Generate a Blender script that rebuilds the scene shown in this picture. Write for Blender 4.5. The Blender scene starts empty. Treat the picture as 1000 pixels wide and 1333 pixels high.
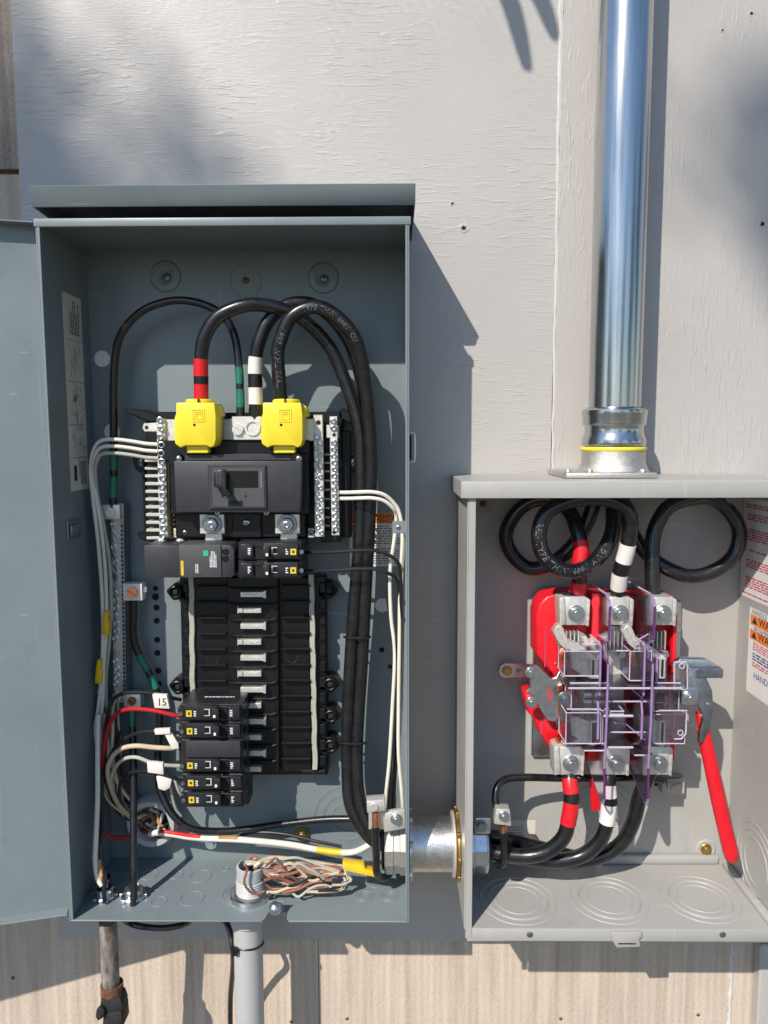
import bpy, bmesh, math, random
import numpy as np
from mathutils import Vector, Matrix
random.seed(7)
S = bpy.context.scene
COL = S.collection
# ------------------------------------------------------------------ camera
F, CX, CY, D, H = 961.0, 500.0, 666.5, 0.874, 1.5
def _n(v): return v / np.linalg.norm(v)
_y = _n(np.array([10., -98., F])); _dn = np.array([29., 9434., F]); _dn = _n(_dn - _y * _dn.dot(_y)); _x = np.cross(_dn, _y)
ROT = np.array([_x, _y, -_dn])
CAMP = np.array([0., -D, H])
cam_d = bpy.data.cameras.new('Camera'); cam = bpy.data.objects.new('Camera', cam_d); COL.objects.link(cam)
cam_d.sensor_fit = 'HORIZONTAL'; cam_d.sensor_width = 36; cam_d.lens = F / 1000 * 36
cam_d.clip_start = 0.02; cam_d.clip_end = 2000
_r = ROT @ np.array([1., 0, 0]); _u = ROT @ np.array([0, -1., 0]); _b = ROT @ np.array([0, 0, -1.])
cam.matrix_world = Matrix(((_r[0], _u[0], _b[0], CAMP[0]), (_r[1], _u[1], _b[1], CAMP[1]), (_r[2], _u[2], _b[2], CAMP[2]), (0, 0, 0, 1)))
S.camera = cam
# ------------------------------------------------------------------ light
SUN = Vector((0.615, 1.0, -1.02)).normalized()
w = bpy.data.worlds.new('World'); S.world = w; w.use_nodes = True
nt = w.node_tree; bg = nt.nodes['Background']; sky = nt.nodes.new('ShaderNodeTexSky')
sky.sky_type = 'NISHITA'; sky.sun_disc = False
sky.sun_elevation = math.asin(-SUN.z); sky.sun_rotation = math.atan2(-SUN.x, -SUN.y)
sky.air_density = 1.0; sky.dust_density = 0.3; sky.ozone_density = 3.0
nt.links.new(sky.outputs[0], bg.inputs[0]); bg.inputs[1].default_value = 0.14
sd = bpy.data.lights.new('Sun', 'SUN'); sd.energy = 4.7; sd.angle = math.radians(0.53); sd.color = (1.0, 0.92, 0.82)
so = bpy.data.objects.new('Sun', sd); COL.objects.link(so); so.rotation_euler = SUN.to_track_quat('-Z', 'Y').to_euler(); so.location = (-2, -4, 6)
S.view_settings.view_transform = 'Standard'; S.view_settings.look = 'None'; S.view_settings.gamma = 1.0
S.view_settings.use_curve_mapping = False; S.view_settings.exposure = 0.16
S.render.engine = 'CYCLES'
S.cycles.max_bounces = 10; S.cycles.diffuse_bounces = 2; S.cycles.transparent_max_bounces = 24

# ------------------------------------------------------------------ pixel -> world
def ray(px, py): return ROT @ np.array([(px - CX) / F, (py - CY) / F, 1.])
def W(px, py, d):
    v = ray(px, py); t = (D - d) / v[1]; return Vector(CAMP + v * t)
def WX(px, py, X):
    v = ray(px, py); return Vector(CAMP + v * (X / v[0]))
def WZ(px, py, Z):
    v = ray(px, py); return Vector(CAMP + v * ((Z - H) / v[2]))
def PX(p):
    c = ROT.T @ (np.array(p) - CAMP); return CX + F * c[0] / c[2], CY + F * c[1] / c[2]

# ------------------------------------------------------------------ materials
MATS = {}
def mat(name, col, rough=0.5, metal=0.0, var=0.12, vscale=40.0, bump=0.0, bscale=200.0, stretch=(1, 1, 1), spec=0.5, coat=0.0, col2=None, world=False, rvar=0.15, dist=0.0, dirt=0.0, scratch=0):
    m = bpy.data.materials.new(name); m.use_nodes = True; t = m.node_tree; p = t.nodes['Principled BSDF']; N = t.nodes.new; L = t.links.new
    if world: tc = N('ShaderNodeNewGeometry'); src = tc.outputs['Position']
    else: tc = N('ShaderNodeTexCoord'); src = tc.outputs['Object']
    mp = N('ShaderNodeMapping'); L(src, mp.inputs[0]); mp.inputs['Scale'].default_value = stretch
    n1 = N('ShaderNodeTexNoise'); L(mp.outputs[0], n1.inputs['Vector']); n1.inputs['Scale'].default_value = vscale; n1.inputs['Detail'].default_value = 6; n1.inputs['Roughness'].default_value = .6; n1.inputs['Distortion'].default_value = dist
    r = N('ShaderNodeValToRGB'); L(n1.outputs[0], r.inputs[0]); r.color_ramp.elements[0].position = .3; r.color_ramp.elements[1].position = .72
    c = Vector(col); c2 = Vector(col2) if col2 else c
    r.color_ramp.elements[0].color = (*(c2 * (1 - var)), 1); r.color_ramp.elements[1].color = (*[min(1, q * (1 + var)) for q in c], 1)
    out = r.outputs[0]
    if dirt:
        n3 = N('ShaderNodeTexNoise'); L(src, n3.inputs['Vector']); n3.inputs['Scale'].default_value = vscale * 2.3; n3.inputs['Detail'].default_value = 9; n3.inputs['Roughness'].default_value = .75
        r3 = N('ShaderNodeValToRGB'); L(n3.outputs[0], r3.inputs[0]); r3.color_ramp.elements[0].position = .58; r3.color_ramp.elements[1].position = .75
        mx = N('ShaderNodeMixRGB'); L(r3.outputs[0], mx.inputs[0]); L(out, mx.inputs[1]); mx.inputs[2].default_value = (*(c * (1 - dirt)), 1); out = mx.outputs[0]
    if scratch:
        for q, (st, sc_, lo, hi, k, cc) in enumerate((((1, 1, .05), 170., .67, .71, .16, 1.6), ((.05, 1, 1), 150., .69, .72, .35, 1.8), ((1, 1, 1), 900., .70, .74, .45, 1.9), ((1, 1, .5), 30., .60, .80, .25, .6))):
            mq = N('ShaderNodeMapping'); L(src, mq.inputs[0]); mq.inputs['Scale'].default_value = st; mq.inputs['Rotation'].default_value = (0, .3 * q - .2, 0)
            nq = N('ShaderNodeTexNoise'); L(mq.outputs[0], nq.inputs['Vector']); nq.inputs['Scale'].default_value = sc_; nq.inputs['Detail'].default_value = 3
            rq = N('ShaderNodeMapRange'); L(nq.outputs[0], rq.inputs[0]); rq.inputs[1].default_value = lo; rq.inputs[2].default_value = hi; rq.inputs[3].default_value = 0; rq.inputs[4].default_value = k
            mx = N('ShaderNodeMixRGB'); L(rq.outputs[0], mx.inputs[0]); L(out, mx.inputs[1]); mx.inputs[2].default_value = (*[min(1, v * cc) for v in c], 1); out = mx.outputs[0]
    L(out, p.inputs['Base Color']); p.inputs['Metallic'].default_value = metal
    p.inputs['Specular IOR Level'].default_value = spec; p.inputs['Coat Weight'].default_value = coat
    mr = N('ShaderNodeMapRange'); L(n1.outputs[0], mr.inputs[0]); mr.inputs[3].default_value = max(.02, rough - rvar * rough); mr.inputs[4].default_value = min(1, rough + rvar * rough * 2); L(mr.outputs[0], p.inputs['Roughness'])
    if bump:
        n2 = N('ShaderNodeTexNoise'); L(mp.outputs[0], n2.inputs['Vector']); n2.inputs['Scale'].default_value = bscale; n2.inputs['Detail'].default_value = 5
        b = N('ShaderNodeBump'); b.inputs['Strength'].default_value = bump; b.inputs['Distance'].default_value = .001; L(n2.outputs[0], b.inputs['Height']); L(b.outputs[0], p.inputs['Normal'])
    MATS[name] = m; return m
M = MATS
mat('enamel_blue_grey', (.185, .224, .238), .34, scratch=1, var=.07, vscale=9, bump=.08, bscale=700, spec=.5, dirt=.14, rvar=.35)
mat('enamel_pale_grey', (.37, .365, .345), .36, scratch=1, var=.06, vscale=8, bump=.08, bscale=700, spec=.5, dirt=.12, rvar=.35)
mat('black_plastic', (.006, .0065, .0075), .36, spec=.35, var=.3, vscale=60, bump=.08, bscale=1500)
mat('breaker_plastic', (.016, .017, .02), .3, var=.3, vscale=90, bump=.12, bscale=1800)
mat('charcoal_plastic', (.032, .034, .039), .42, var=.12, vscale=120, bump=.2, bscale=2500)
mat('grain_plastic', (.06, .062, .066), .5, var=.45, vscale=1500, bump=.35, bscale=2600)
mat('cable_black', (.010, .010, .0115), .24, var=.5, vscale=90, bump=.10, bscale=260, coat=.3, dirt=-.7, rvar=.4)
mat('wire_black', (.016, .016, .018), .28, var=.2)
mat('tape_red', (.62, .012, .018), .3, var=.08)
mat('tape_white', (.76, .72, .66), .42, var=.05)
mat('tape_green', (.012, .15, .09), .33, var=.15)
mat('tape_black', (.008, .008, .009), .35)
mat('wire_white', (.72, .70, .60), .38, var=.06)
mat('wire_cream', (.54, .44, .30), .45, var=.12)
mat('wire_grey', (.42, .41, .35), .45, var=.15)
mat('wire_red', (.45, .012, .02), .3, var=.1)
mat('wire_brown', (.20, .085, .055), .45, var=.25)
mat('wire_rust', (.30, .11, .07), .45, var=.2)
mat('wire_tan', (.33, .22, .155), .45, var=.2)
mat('paper_tan', (.45, .25, .10), .9, var=.3, bump=.4)
mat('yellow_plastic', (.83, .66, .035), .36, var=.03, bump=.04, bscale=1500)
mat('yellow_tape', (.80, .52, .02), .4, var=.08)
mat('red_plastic', (.70, .010, .022), .30, var=.10, vscale=50, bump=.08, bscale=600, dirt=.28, rvar=.5)
mat('tin', (.72, .71, .66), .40, .65, var=.1, vscale=150, bump=.1, bscale=800)
mat('tin_rough', (.66, .645, .59), .48, .6, var=.2, vscale=220, bump=.35, bscale=900, dirt=.3)
mat('zinc', (.63, .66, .68), .27, 1.0, var=.15, vscale=160, bump=.08, bscale=800)
mat('zinc_dark', (.33, .36, .39), .36, 1.0, var=.2, vscale=120, bump=.1)
mat('galvanised', (.50, .515, .515), .17, 1.0, var=.16, vscale=110, bump=.05, bscale=420, stretch=(1, 1, .05), rvar=.5)
mat('nipple_steel', (.62, .615, .60), .32, 1.0, var=.15, vscale=180, bump=.35, bscale=700)
mat('cast_aluminium', (.58, .56, .52), .48, 1.0, var=.1, vscale=300, bump=.6, bscale=1200)
mat('brass', (.52, .36, .13), .35, 1.0, var=.2)
mat('rusty_screw', (.28, .17, .08), .55, .8, var=.3)
mat('copper', (.83, .36, .2), .3, 1.0, var=.15, vscale=300)
mat('rust', (.17, .075, .04), .85, .2, var=.5, vscale=150, bump=.8, bscale=500)
mat('old_pipe', (.30, .29, .28), .7, .35, var=.5, vscale=120, bump=.6, bscale=500, col2=(.2, .11, .06), stretch=(1, 1, .35))
mat('dark_iron', (.035, .035, .035), .6, .5, var=.4, bump=.4)
mat('pvc_grey', (.42, .43, .43), .42, var=.05, vscale=20, bump=.05)
mat('label_white', (.74, .73, .71), .45, var=.03)
mat('label_grey', (.60, .58, .52), .5, var=.06)
mat('label_orange', (.80, .20, .02), .45, var=.05)
mat('ink_black', (.012, .012, .014), .5)
mat('ink_grey', (.18, .18, .19), .5)
mat('print_dim', (.16, .16, .155), .6, var=.5, vscale=400)
mat('ink_red', (.55, .04, .07), .5)
mat('ink_white', (.75, .76, .76), .5)
mat('ink_green', (.02, .42, .22), .5)
mat('ink_yellow', (.66, .48, .03), .45)
mat('ink_blue', (.06, .08, .25), .5)
mat('cream_rail', (.40, .39, .32), .45, var=.12, vscale=120)
mat('window_dark', (.008, .010, .009), .12, var=.1)
mat('hole_dark', (.01, .01, .01), .9)
mat('caulk', (.56, .54, .51), .6, var=.08, bump=.4, bscale=300)
mat('bark', (.09, .065, .045), .9, bump=.8, bscale=40)
mat('leaf', (.05, .10, .025), .5, var=.35, vscale=3)
mat('soil', (.20, .19, .17), .95, var=.3, vscale=3, bump=.5, bscale=40, col2=(.14, .14, .11), world=True)
mat('handwriting', (.02, .02, .03), .5)
def clear_mat(name, tint, gloss):
    m = bpy.data.materials.new(name); m.use_nodes = True; t = m.node_tree; N = t.nodes.new; L = t.links.new
    for q in list(t.nodes):
        if q.type != 'OUTPUT_MATERIAL': t.nodes.remove(q)
    o = [q for q in t.nodes if q.type == 'OUTPUT_MATERIAL'][0]
    tr = N('ShaderNodeBsdfTransparent'); tr.inputs[0].default_value = (*tint, 1)
    gl = N('ShaderNodeBsdfGlossy'); gl.inputs['Roughness'].default_value = .16; gl.inputs['Color'].default_value = (.95, .95, 1, 1)
    fr = N('ShaderNodeFresnel'); fr.inputs['IOR'].default_value = 1.5
    mu = N('ShaderNodeMath'); mu.operation = 'MULTIPLY_ADD'; L(fr.outputs[0], mu.inputs[0]); mu.inputs[1].default_value = .9; mu.inputs[2].default_value = gloss
    mx = N('ShaderNodeMixShader'); L(mu.outputs[0], mx.inputs[0])
    df = N('ShaderNodeBsdfDiffuse'); df.inputs[0].default_value = (.85, .78, .86, 1); m2 = N('ShaderNodeMixShader'); nz = N('ShaderNodeTexNoise'); nz.inputs['Scale'].default_value = 90; nz.inputs['Detail'].default_value = 6
    rr = N('ShaderNodeMapRange'); L(nz.outputs[0], rr.inputs[0]); rr.inputs[1].default_value = .4; rr.inputs[2].default_value = .75; rr.inputs[3].default_value = .005; rr.inputs[4].default_value = .05
    L(rr.outputs[0], m2.inputs[0]); L(tr.outputs[0], m2.inputs[1]); L(df.outputs[0], m2.inputs[2]); L(m2.outputs[0], mx.inputs[1]); L(gl.outputs[0], mx.inputs[2]); L(mx.outputs[0], o.inputs['Surface'])
    MATS[name] = m
clear_mat('clear_sheet', (.985, .972, .99), .045)
clear_mat('clear_pink', (.95, .86, .93), .07)
def edge_mat():
    m = mat('clear_edge', (.50, .33, .62), .15, var=.1, vscale=60)
    p = m.node_tree.nodes['Principled BSDF']; p.inputs['Transmission Weight'].default_value = .45; p.inputs['Coat Weight'].default_value = .5
    m = mat('clear_rim', (.80, .70, .82), .12, var=.05, vscale=60)
    p = m.node_tree.nodes['Principled BSDF']; p.inputs['Transmission Weight'].default_value = .4; p.inputs['Coat Weight'].default_value = .5
    m = mat('clear_edge_deep', (.13, .035, .17), .12, var=.1, vscale=60)
    p = m.node_tree.nodes['Principled BSDF']; p.inputs['Transmission Weight'].default_value = .3; p.inputs['Coat Weight'].default_value = .5
edge_mat()

def wall_mat(name, col, vertical, rough=.42):
    m = bpy.data.materials.new(name); m.use_nodes = True; t = m.node_tree; p = t.nodes['Principled BSDF']; N = t.nodes.new; L = t.links.new
    g = N('ShaderNodeNewGeometry')
    def noise(sc, stretch, det=5, dist=0., rough_=.55):
        mp = N('ShaderNodeMapping'); L(g.outputs['Position'], mp.inputs[0]); mp.inputs['Scale'].default_value = stretch
        n = N('ShaderNodeTexNoise'); L(mp.outputs[0], n.inputs['Vector']); n.inputs['Scale'].default_value = sc; n.inputs['Detail'].default_value = det; n.inputs['Distortion'].default_value = dist; n.inputs['Roughness'].default_value = rough_; return n.outputs[0]
    st = (7, 1, 1) if vertical else (1, 1, 7)
    def ramp(s, a, b):
        r = N('ShaderNodeValToRGB'); L(s, r.inputs[0]); r.color_ramp.elements[0].position = a; r.color_ramp.elements[1].position = b; return r.outputs[0]
    def mul(a, k):
        q = N('ShaderNodeMath'); q.operation = 'MULTIPLY'; L(a, q.inputs[0])
        if isinstance(k, float): q.inputs[1].default_value = k
        else: L(k, q.inputs[1])
        return q.outputs[0]
    def add(a, b):
        q = N('ShaderNodeMath'); q.operation = 'ADD'; L(a, q.inputs[0]); L(b, q.inputs[1]); return q.outputs[0]
    flecks = ramp(noise(34, st, 4, .8), .53, .68)          # raised grain checks
    zone = ramp(noise(7, (1, 1, 1), 2), .40, .62)
    fine = noise(130, (1, 1, 1), 4)
    strand = noise(60, (14, 1, 1) if vertical else (1, 1, 14), 3, .3)
    wavy = noise(12, (1, 1, 1), 3, 2.0)
    # burl figure: warped rings of raised grain around a knot
    mp = N('ShaderNodeMapping'); L(g.outputs['Position'], mp.inputs[0]); mp.inputs['Scale'].default_value = (1, 1, 1)
    wv = N('ShaderNodeTexWave'); L(mp.outputs[0], wv.inputs['Vector']); wv.wave_type = 'BANDS'; wv.bands_direction = 'DIAGONAL'; wv.inputs['Scale'].default_value = 42; wv.inputs['Distortion'].default_value = 9; wv.inputs['Detail'].default_value = 2; wv.inputs['Detail Scale'].default_value = .35
    kz = ramp(noise(4.3, (1, 1, 1), 1), .55, .70)
    h = add(add(mul(mul(flecks, zone), .62), mul(fine, .28)), add(mul(strand, .34), mul(wavy, .6)))
    h = add(h, mul(mul(wv.outputs[0], kz), .55))
    b = N('ShaderNodeBump'); b.inputs['Strength'].default_value = .7; b.inputs['Distance'].default_value = .0009; L(h, b.inputs['Height']); L(b.outputs[0], p.inputs['Normal'])
    cr = N('ShaderNodeValToRGB'); L(noise(6, (1, 1, 1), 6), cr.inputs[0]); c = Vector(col)
    cr.color_ramp.elements[0].position = .3; cr.color_ramp.elements[1].position = .7
    cr.color_ramp.elements[0].color = (*(c * .95), 1); cr.color_ramp.elements[1].color = (*(c * 1.04), 1)
    mx = N('ShaderNodeMixRGB'); mx.blend_type = 'MULTIPLY'; L(mul(ramp(noise(300, (1, 1, 1), 3), .62, .72), .35), mx.inputs[0]); L(cr.outputs[0], mx.inputs[1]); mx.inputs[2].default_value = (.75, .74, .72, 1)
    L(mx.outputs[0], p.inputs['Base Color']); p.inputs['Roughness'].default_value = rough; p.inputs['Specular IOR Level'].default_value = .5
    MATS[name] = m
wall_mat('painted_ply', (.432, .414, .392), False)
wall_mat('painted_ply_vertical', (.432, .414, .392), True)

def siding_mat(name, c0, c1):
    m = bpy.data.materials.new(name); m.use_nodes = True; t = m.node_tree; p = t.nodes['Principled BSDF']; N = t.nodes.new; L = t.links.new
    g = N('ShaderNodeNewGeometry')
    def noise(sc, stretch, det=6, dist=0.):
        mp = N('ShaderNodeMapping'); L(g.outputs['Position'], mp.inputs[0]); mp.inputs['Scale'].default_value = stretch
        n = N('ShaderNodeTexNoise'); L(mp.outputs[0], n.inputs['Vector']); n.inputs['Scale'].default_value = sc; n.inputs['Detail'].default_value = det; n.inputs['Distortion'].default_value = dist; return n.outputs[0]
    wv = N('ShaderNodeTexWave'); mp = N('ShaderNodeMapping'); L(g.outputs['Position'], mp.inputs[0]); mp.inputs['Scale'].default_value = (1, 1, .04); L(mp.outputs[0], wv.inputs['Vector'])
    wv.bands_direction = 'X'; wv.inputs['Scale'].default_value = 34; wv.inputs['Distortion'].default_value = 3.5; wv.inputs['Detail'].default_value = 3
    n1 = noise(70, (1, 1, .06), 6); n2 = noise(420, (1, 1, .5), 4); n3 = noise(5, (1, 1, .5), 4)
    a = N('ShaderNodeMath'); a.operation = 'MULTIPLY_ADD'; L(wv.outputs[0], a.inputs[0]); a.inputs[1].default_value = .09; L(n1, a.inputs[2])
    a2 = N('ShaderNodeMath'); a2.operation = 'MULTIPLY_ADD'; L(n2, a2.inputs[0]); a2.inputs[1].default_value = .45; L(a.outputs[0], a2.inputs[2])
    r = N('ShaderNodeValToRGB'); L(a2.outputs[0], r.inputs[0]); e = r.color_ramp.elements; e[0].position = .44; e[0].color = (*c0, 1); e[1].position = .95; e[1].color = (*c1, 1)
    mx = N('ShaderNodeMixRGB'); mx.blend_type = 'MULTIPLY'; mx.inputs[0].default_value = .5; L(r.outputs[0], mx.inputs[1])
    r2 = N('ShaderNodeValToRGB'); L(n3, r2.inputs[0]); r2.color_ramp.elements[0].position = .3; r2.color_ramp.elements[1].position = .65; r2.color_ramp.elements[0].color = (.78, .78, .8, 1); r2.color_ramp.elements[1].color = (1, 1, 1, 1); L(r2.outputs[0], mx.inputs[2])
    L(mx.outputs[0], p.inputs['Base Color']); p.inputs['Roughness'].default_value = .9; p.inputs['Specular IOR Level'].default_value = .2
    b = N('ShaderNodeBump'); b.inputs['Strength'].default_value = .8; b.inputs['Distance'].default_value = .0016; L(a2.outputs[0], b.inputs['Height']); L(b.outputs[0], p.inputs['Normal'])
    MATS[name] = m
siding_mat('siding_wood', (.39, .315, .25), (.64, .54, .445))
siding_mat('siding_weathered', (.15, .11, .085), (.52, .43, .35))

# ------------------------------------------------------------------ mesh builder
class MB:
    def __init__(s): s.v = []; s.f = []; s.m = []
    def add(s, vs, fs, mi=0):
        o = len(s.v); s.v += [Vector(q) for q in vs]
        for f in fs: s.f.append([i + o for i in f]); s.m.append(mi)
        return s
    def box(s, x0, x1, y0, y1, z0, z1, mi=0):
        x0, x1 = sorted((x0, x1)); y0, y1 = sorted((y0, y1)); z0, z1 = sorted((z0, z1))
        return s.add([(x0, y0, z0), (x1, y0, z0), (x1, y1, z0), (x0, y1, z0), (x0, y0, z1), (x1, y0, z1), (x1, y1, z1), (x0, y1, z1)],
                     [(3, 2, 1, 0), (4, 5, 6, 7), (0, 1, 5, 4), (1, 2, 6, 5), (2, 3, 7, 6), (3, 0, 4, 7)], mi)
    def pb(s, a, b, c, e, df, db, mi=0):       # pixel box: front face a..c by b..e at depth df, back at db
        mx, my = (a + c) / 2, (b + e) / 2
        return s.box(W(a, my, df).x, W(c, my, df).x, -df, -db, W(mx, e, df).z, W(mx, b, df).z, mi)
    def prism(s, pts, y0, y1, mi=0):           # pts (x,z) outline, y0 front (more negative)
        A = sum(pts[i][0] * pts[(i + 1) % len(pts)][1] - pts[(i + 1) % len(pts)][0] * pts[i][1] for i in range(len(pts)))
        if A < 0: pts = pts[::-1]
        k = len(pts); y0, y1 = min(y0, y1), max(y0, y1)
        vs = [(x, y0, z) for x, z in pts] + [(x, y1, z) for x, z in pts]
        return s.add(vs, [list(range(k)), list(range(2 * k - 1, k - 1, -1))] + [(i, i + k, (i + 1) % k + k, (i + 1) % k) for i in range(k)], mi)
    def pp(s, pix, df, db, mi=0): return s.prism([(W(a, b, df).x, W(a, b, df).z) for a, b in pix], -df, -db, mi)
    def tube(s, path, r, n=10, mi=0, cap=True):
        path = [Vector(p) for p in path]; k = len(path); rs = r if isinstance(r, (list, tuple)) else [r] * k
        T = [(path[min(i + 1, k - 1)] - path[max(i - 1, 0)]).normalized() for i in range(k)]
        a = T[0].orthogonal().normalized(); vs = []
        for i in range(k):
            a = (a - T[i] * a.dot(T[i])).normalized(); b = T[i].cross(a)
            for j in range(n):
                q = 2 * math.pi * j / n; vs.append(path[i] + (a * math.cos(q) + b * math.sin(q)) * rs[i])
        fs = [(i * n + j, i * n + (j + 1) % n, (i + 1) * n + (j + 1) % n, (i + 1) * n + j) for i in range(k - 1) for j in range(n)]
        if cap: fs += [list(range(n - 1, -1, -1)), [(k - 1) * n + j for j in range(n)]]
        return s.add(vs, fs, mi)
    def lathe(s, prof, o, axis, n=24, mi=0):   # prof (r, h) along axis from o
        o = Vector(o); axis = Vector(axis).normalized(); a = axis.orthogonal().normalized(); b = axis.cross(a); k = len(prof); vs = []
        for r, h in prof:
            for j in range(n):
                q = 2 * math.pi * j / n; vs.append(o + axis * h + (a * math.cos(q) + b * math.sin(q)) * max(r, 1e-5))
        return s.add(vs, [(i * n + j, i * n + (j + 1) % n, (i + 1) * n + (j + 1) % n, (i + 1) * n + j) for i in range(k - 1) for j in range(n)], mi)
    def cyl(s, p0, p1, r, n=16, mi=0): return s.tube([p0, p1], r, n, mi)
    def torus(s, o, axis, R, r, n=32, k=6, mi=0):
        o = Vector(o); axis = Vector(axis).normalized(); a = axis.orthogonal().normalized(); b = axis.cross(a); vs = []
        for i in range(n):
            q = 2 * math.pi * i / n; c = a * math.cos(q) + b * math.sin(q)
            for j in range(k):
                t = 2 * math.pi * j / k; vs.append(o + c * (R + r * math.cos(t)) + axis * r * math.sin(t))
        return s.add(vs, [(i * k + j, ((i + 1) % n) * k + j, ((i + 1) % n) * k + (j + 1) % k, i * k + (j + 1) % k) for i in range(n) for j in range(k)], mi)
    def rot(s, i0, pivot, ax, ang):            # rotate verts from index i0
        R = Matrix.Rotation(ang, 3, ax); pivot = Vector(pivot)
        for i in range(i0, len(s.v)): s.v[i] = R @ (s.v[i] - pivot) + pivot
        return s
    def mesh(s, name, mats, bev=0.0, seg=1, angle=35):
        me = bpy.data.meshes.new(name); c = sum(s.v, Vector()) / max(1, len(s.v))
        lo = Vector([min(q[i] for q in s.v) for i in range(3)]); hi = Vector([max(q[i] for q in s.v) for i in range(3)]); c = (lo + hi) / 2
        me.from_pydata([q - c for q in s.v], [], s.f)
        for mm in (mats if isinstance(mats, (list, tuple)) else [mats]): me.materials.append(M[mm])
        me.polygons.foreach_set('material_index', s.m)
        bm = bmesh.new(); bm.from_mesh(me); bmesh.ops.recalc_face_normals(bm, faces=bm.faces)
        if bev:
            es = [e for e in bm.edges if len(e.link_faces) == 2 and e.calc_face_angle(0) > math.radians(40)]
            if es: bmesh.ops.bevel(bm, geom=es, offset=bev, segments=seg, affect='EDGES', clamp_overlap=True, profile=.5)
        bm.to_mesh(me); bm.free()
        for p in me.polygons: p.use_smooth = True
        me.set_sharp_from_angle(angle=math.radians(angle))
        return me, c
WL = {}
def link(name, me, c, parent=None):
    o = bpy.data.objects.new(name, me); COL.objects.link(o)
    if parent is not None: o.parent = parent; o.location = Vector(c) - WL[parent.name]
    else: o.location = c
    WL[o.name] = Vector(c); return o
def part(name, mb, mats, parent=None, bev=0.0, seg=1, angle=35):
    me, c = mb.mesh(name, mats, bev, seg, angle); o = link(name, me, c, parent)
    if name in ('print', 'moulded_print', 'printed_legend'): o['kind'] = 'stuff'
    return o
def tag(o, label, cat, group=None, kind=None):
    o['label'] = label; o['category'] = cat
    if group: o['group'] = group
    if kind: o['kind'] = kind
    return o
def thing(name, label, cat, loc, group=None):
    o = bpy.data.objects.new(name, None); o.empty_display_size = .02; COL.objects.link(o); o.location = loc; WL[o.name] = Vector(loc)
    return tag(o, label, cat, group)
def inst(name, mc, parent, loc, scale=1.0, rot=None):
    o = link(name, mc[0], loc, parent); o.scale = (scale,) * 3 if not isinstance(scale, tuple) else scale
    if rot: o.rotation_euler = rot
    return o
def smooth(pts, sub=6):
    P = [Vector(p) for p in pts]; out = []
    P = [P[0] * 2 - P[1]] + P + [P[-1] * 2 - P[-2]]
    for i in range(1, len(P) - 2):
        a, b, c, d = P[i - 1], P[i], P[i + 1], P[i + 2]
        for j in range(sub):
            t = j / sub; out.append(.5 * ((2 * b) + (c - a) * t + (2 * a - 5 * b + 4 * c - d) * t * t + (3 * b - a - 3 * c + d) * t ** 3))
    out.append(P[-2]); return out
def wp(pts, sub=6): return smooth([W(*p) for p in pts], sub)
def near(path, q):
    return min(range(len(path)), key=lambda i: (PX(path[i])[0] - q[0]) ** 2 + (PX(path[i])[1] - q[1]) ** 2)
def sub(path, a, b):
    i, j = sorted((near(path, a), near(path, b))); j = max(j, i + 1); return path[i:j + 1]
def cable(name, pts, r, m, label, cat='wire', group=None, tapes=(), n=10, subd=6):
    if n >= 16:
        rw = random.Random(len(pts) * 31 + int(pts[3][0])); pts = [pts[0], pts[1]] + [(a + rw.uniform(-1.3, 1.3), b + rw.uniform(-1.3, 1.3), d) for a, b, d in pts[2:-1]] + [pts[-1]]
    path = wp(pts, subd)
    if tapes:
        t = thing(name, label, cat, path[-1], group); part('insulation', MB().tube(path, r, n), m, t)
        for a, b, tm, nm in tapes: part(nm, MB().tube(sub(path, a, b), r * 1.06, n), tm, t)
        return path, t
    o = part(name, MB().tube(path, r, n), m); tag(o, label, cat, group); return path, o
# shared screw heads facing -Y, radius 1
def screw_mesh(kind, matn):
    b = MB()
    if kind == 'slot':
        for sgn in (1, -1):
            pts = [(math.cos(a), sgn * (.13 + (math.sin(a) * .87))) for a in [math.pi * i / 12 for i in range(13)]]
            b.prism(pts, -.55, 0)
        b.prism([(math.cos(2 * math.pi * i / 20) * .98, math.sin(2 * math.pi * i / 20) * .98) for i in range(20)], -.25, .1)
    elif kind == 'hex':
        b.prism([(1.35 * math.cos(2 * math.pi * i / 24), 1.35 * math.sin(2 * math.pi * i / 24)) for i in range(24)], -.3, 0)
        b.prism([(math.cos(2 * math.pi * i / 6 + .3), math.sin(2 * math.pi * i / 6 + .3)) for i in range(6)], -1.0, -.28)
        b.lathe([(.0, -1.02), (.55, -1.02), (.6, -.98)], (0, 0, 0), (0, 1, 0), 16)
    elif kind == 'pan':
        b.lathe([(0, -.62), (.35, -.6), (.7, -.46), (.95, -.2), (1, 0)], (0, 0, 0), (0, 1, 0), 20)
        b.box(-.5, .5, -.64, -.5, -.09, .09, 1); b.box(-.09, .09, -.645, -.5, -.5, .5, 1)
    elif kind == 'ring':     # recessed set screw
        b.lathe([(.0, .35), (.55, .35), (.58, -.3), (.75, -.42), (1, -.3), (1.05, 0)], (0, 0, 0), (0, 1, 0), 16)
    elif kind == 'stud':
        b.lathe([(1.0, 0), (1.0, -.35), (.62, -.35), (.60, -.9), (.3, -.95), (.28, -.35), (0, -.35)], (0, 0, 0), (0, 1, 0), 24)
    me, c = b.mesh('screw_' + kind, [matn, 'hole_dark'], .0 if kind != 'hex' else .06)
    for v in me.vertices: v.co += c
    return (me, c)
SC = {}
def screw(name, parent, px, py, d, rpx, kind='slot', m='zinc', ang=None):
    k = (kind, m)
    if k not in SC: SC[k] = screw_mesh(kind, m)
    p = W(px, py, d); r = rpx * (D - d) / F
    return inst(name, SC[k], parent, p, r, (0, random.uniform(0, 3) if ang is None else ang, 0))
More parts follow.
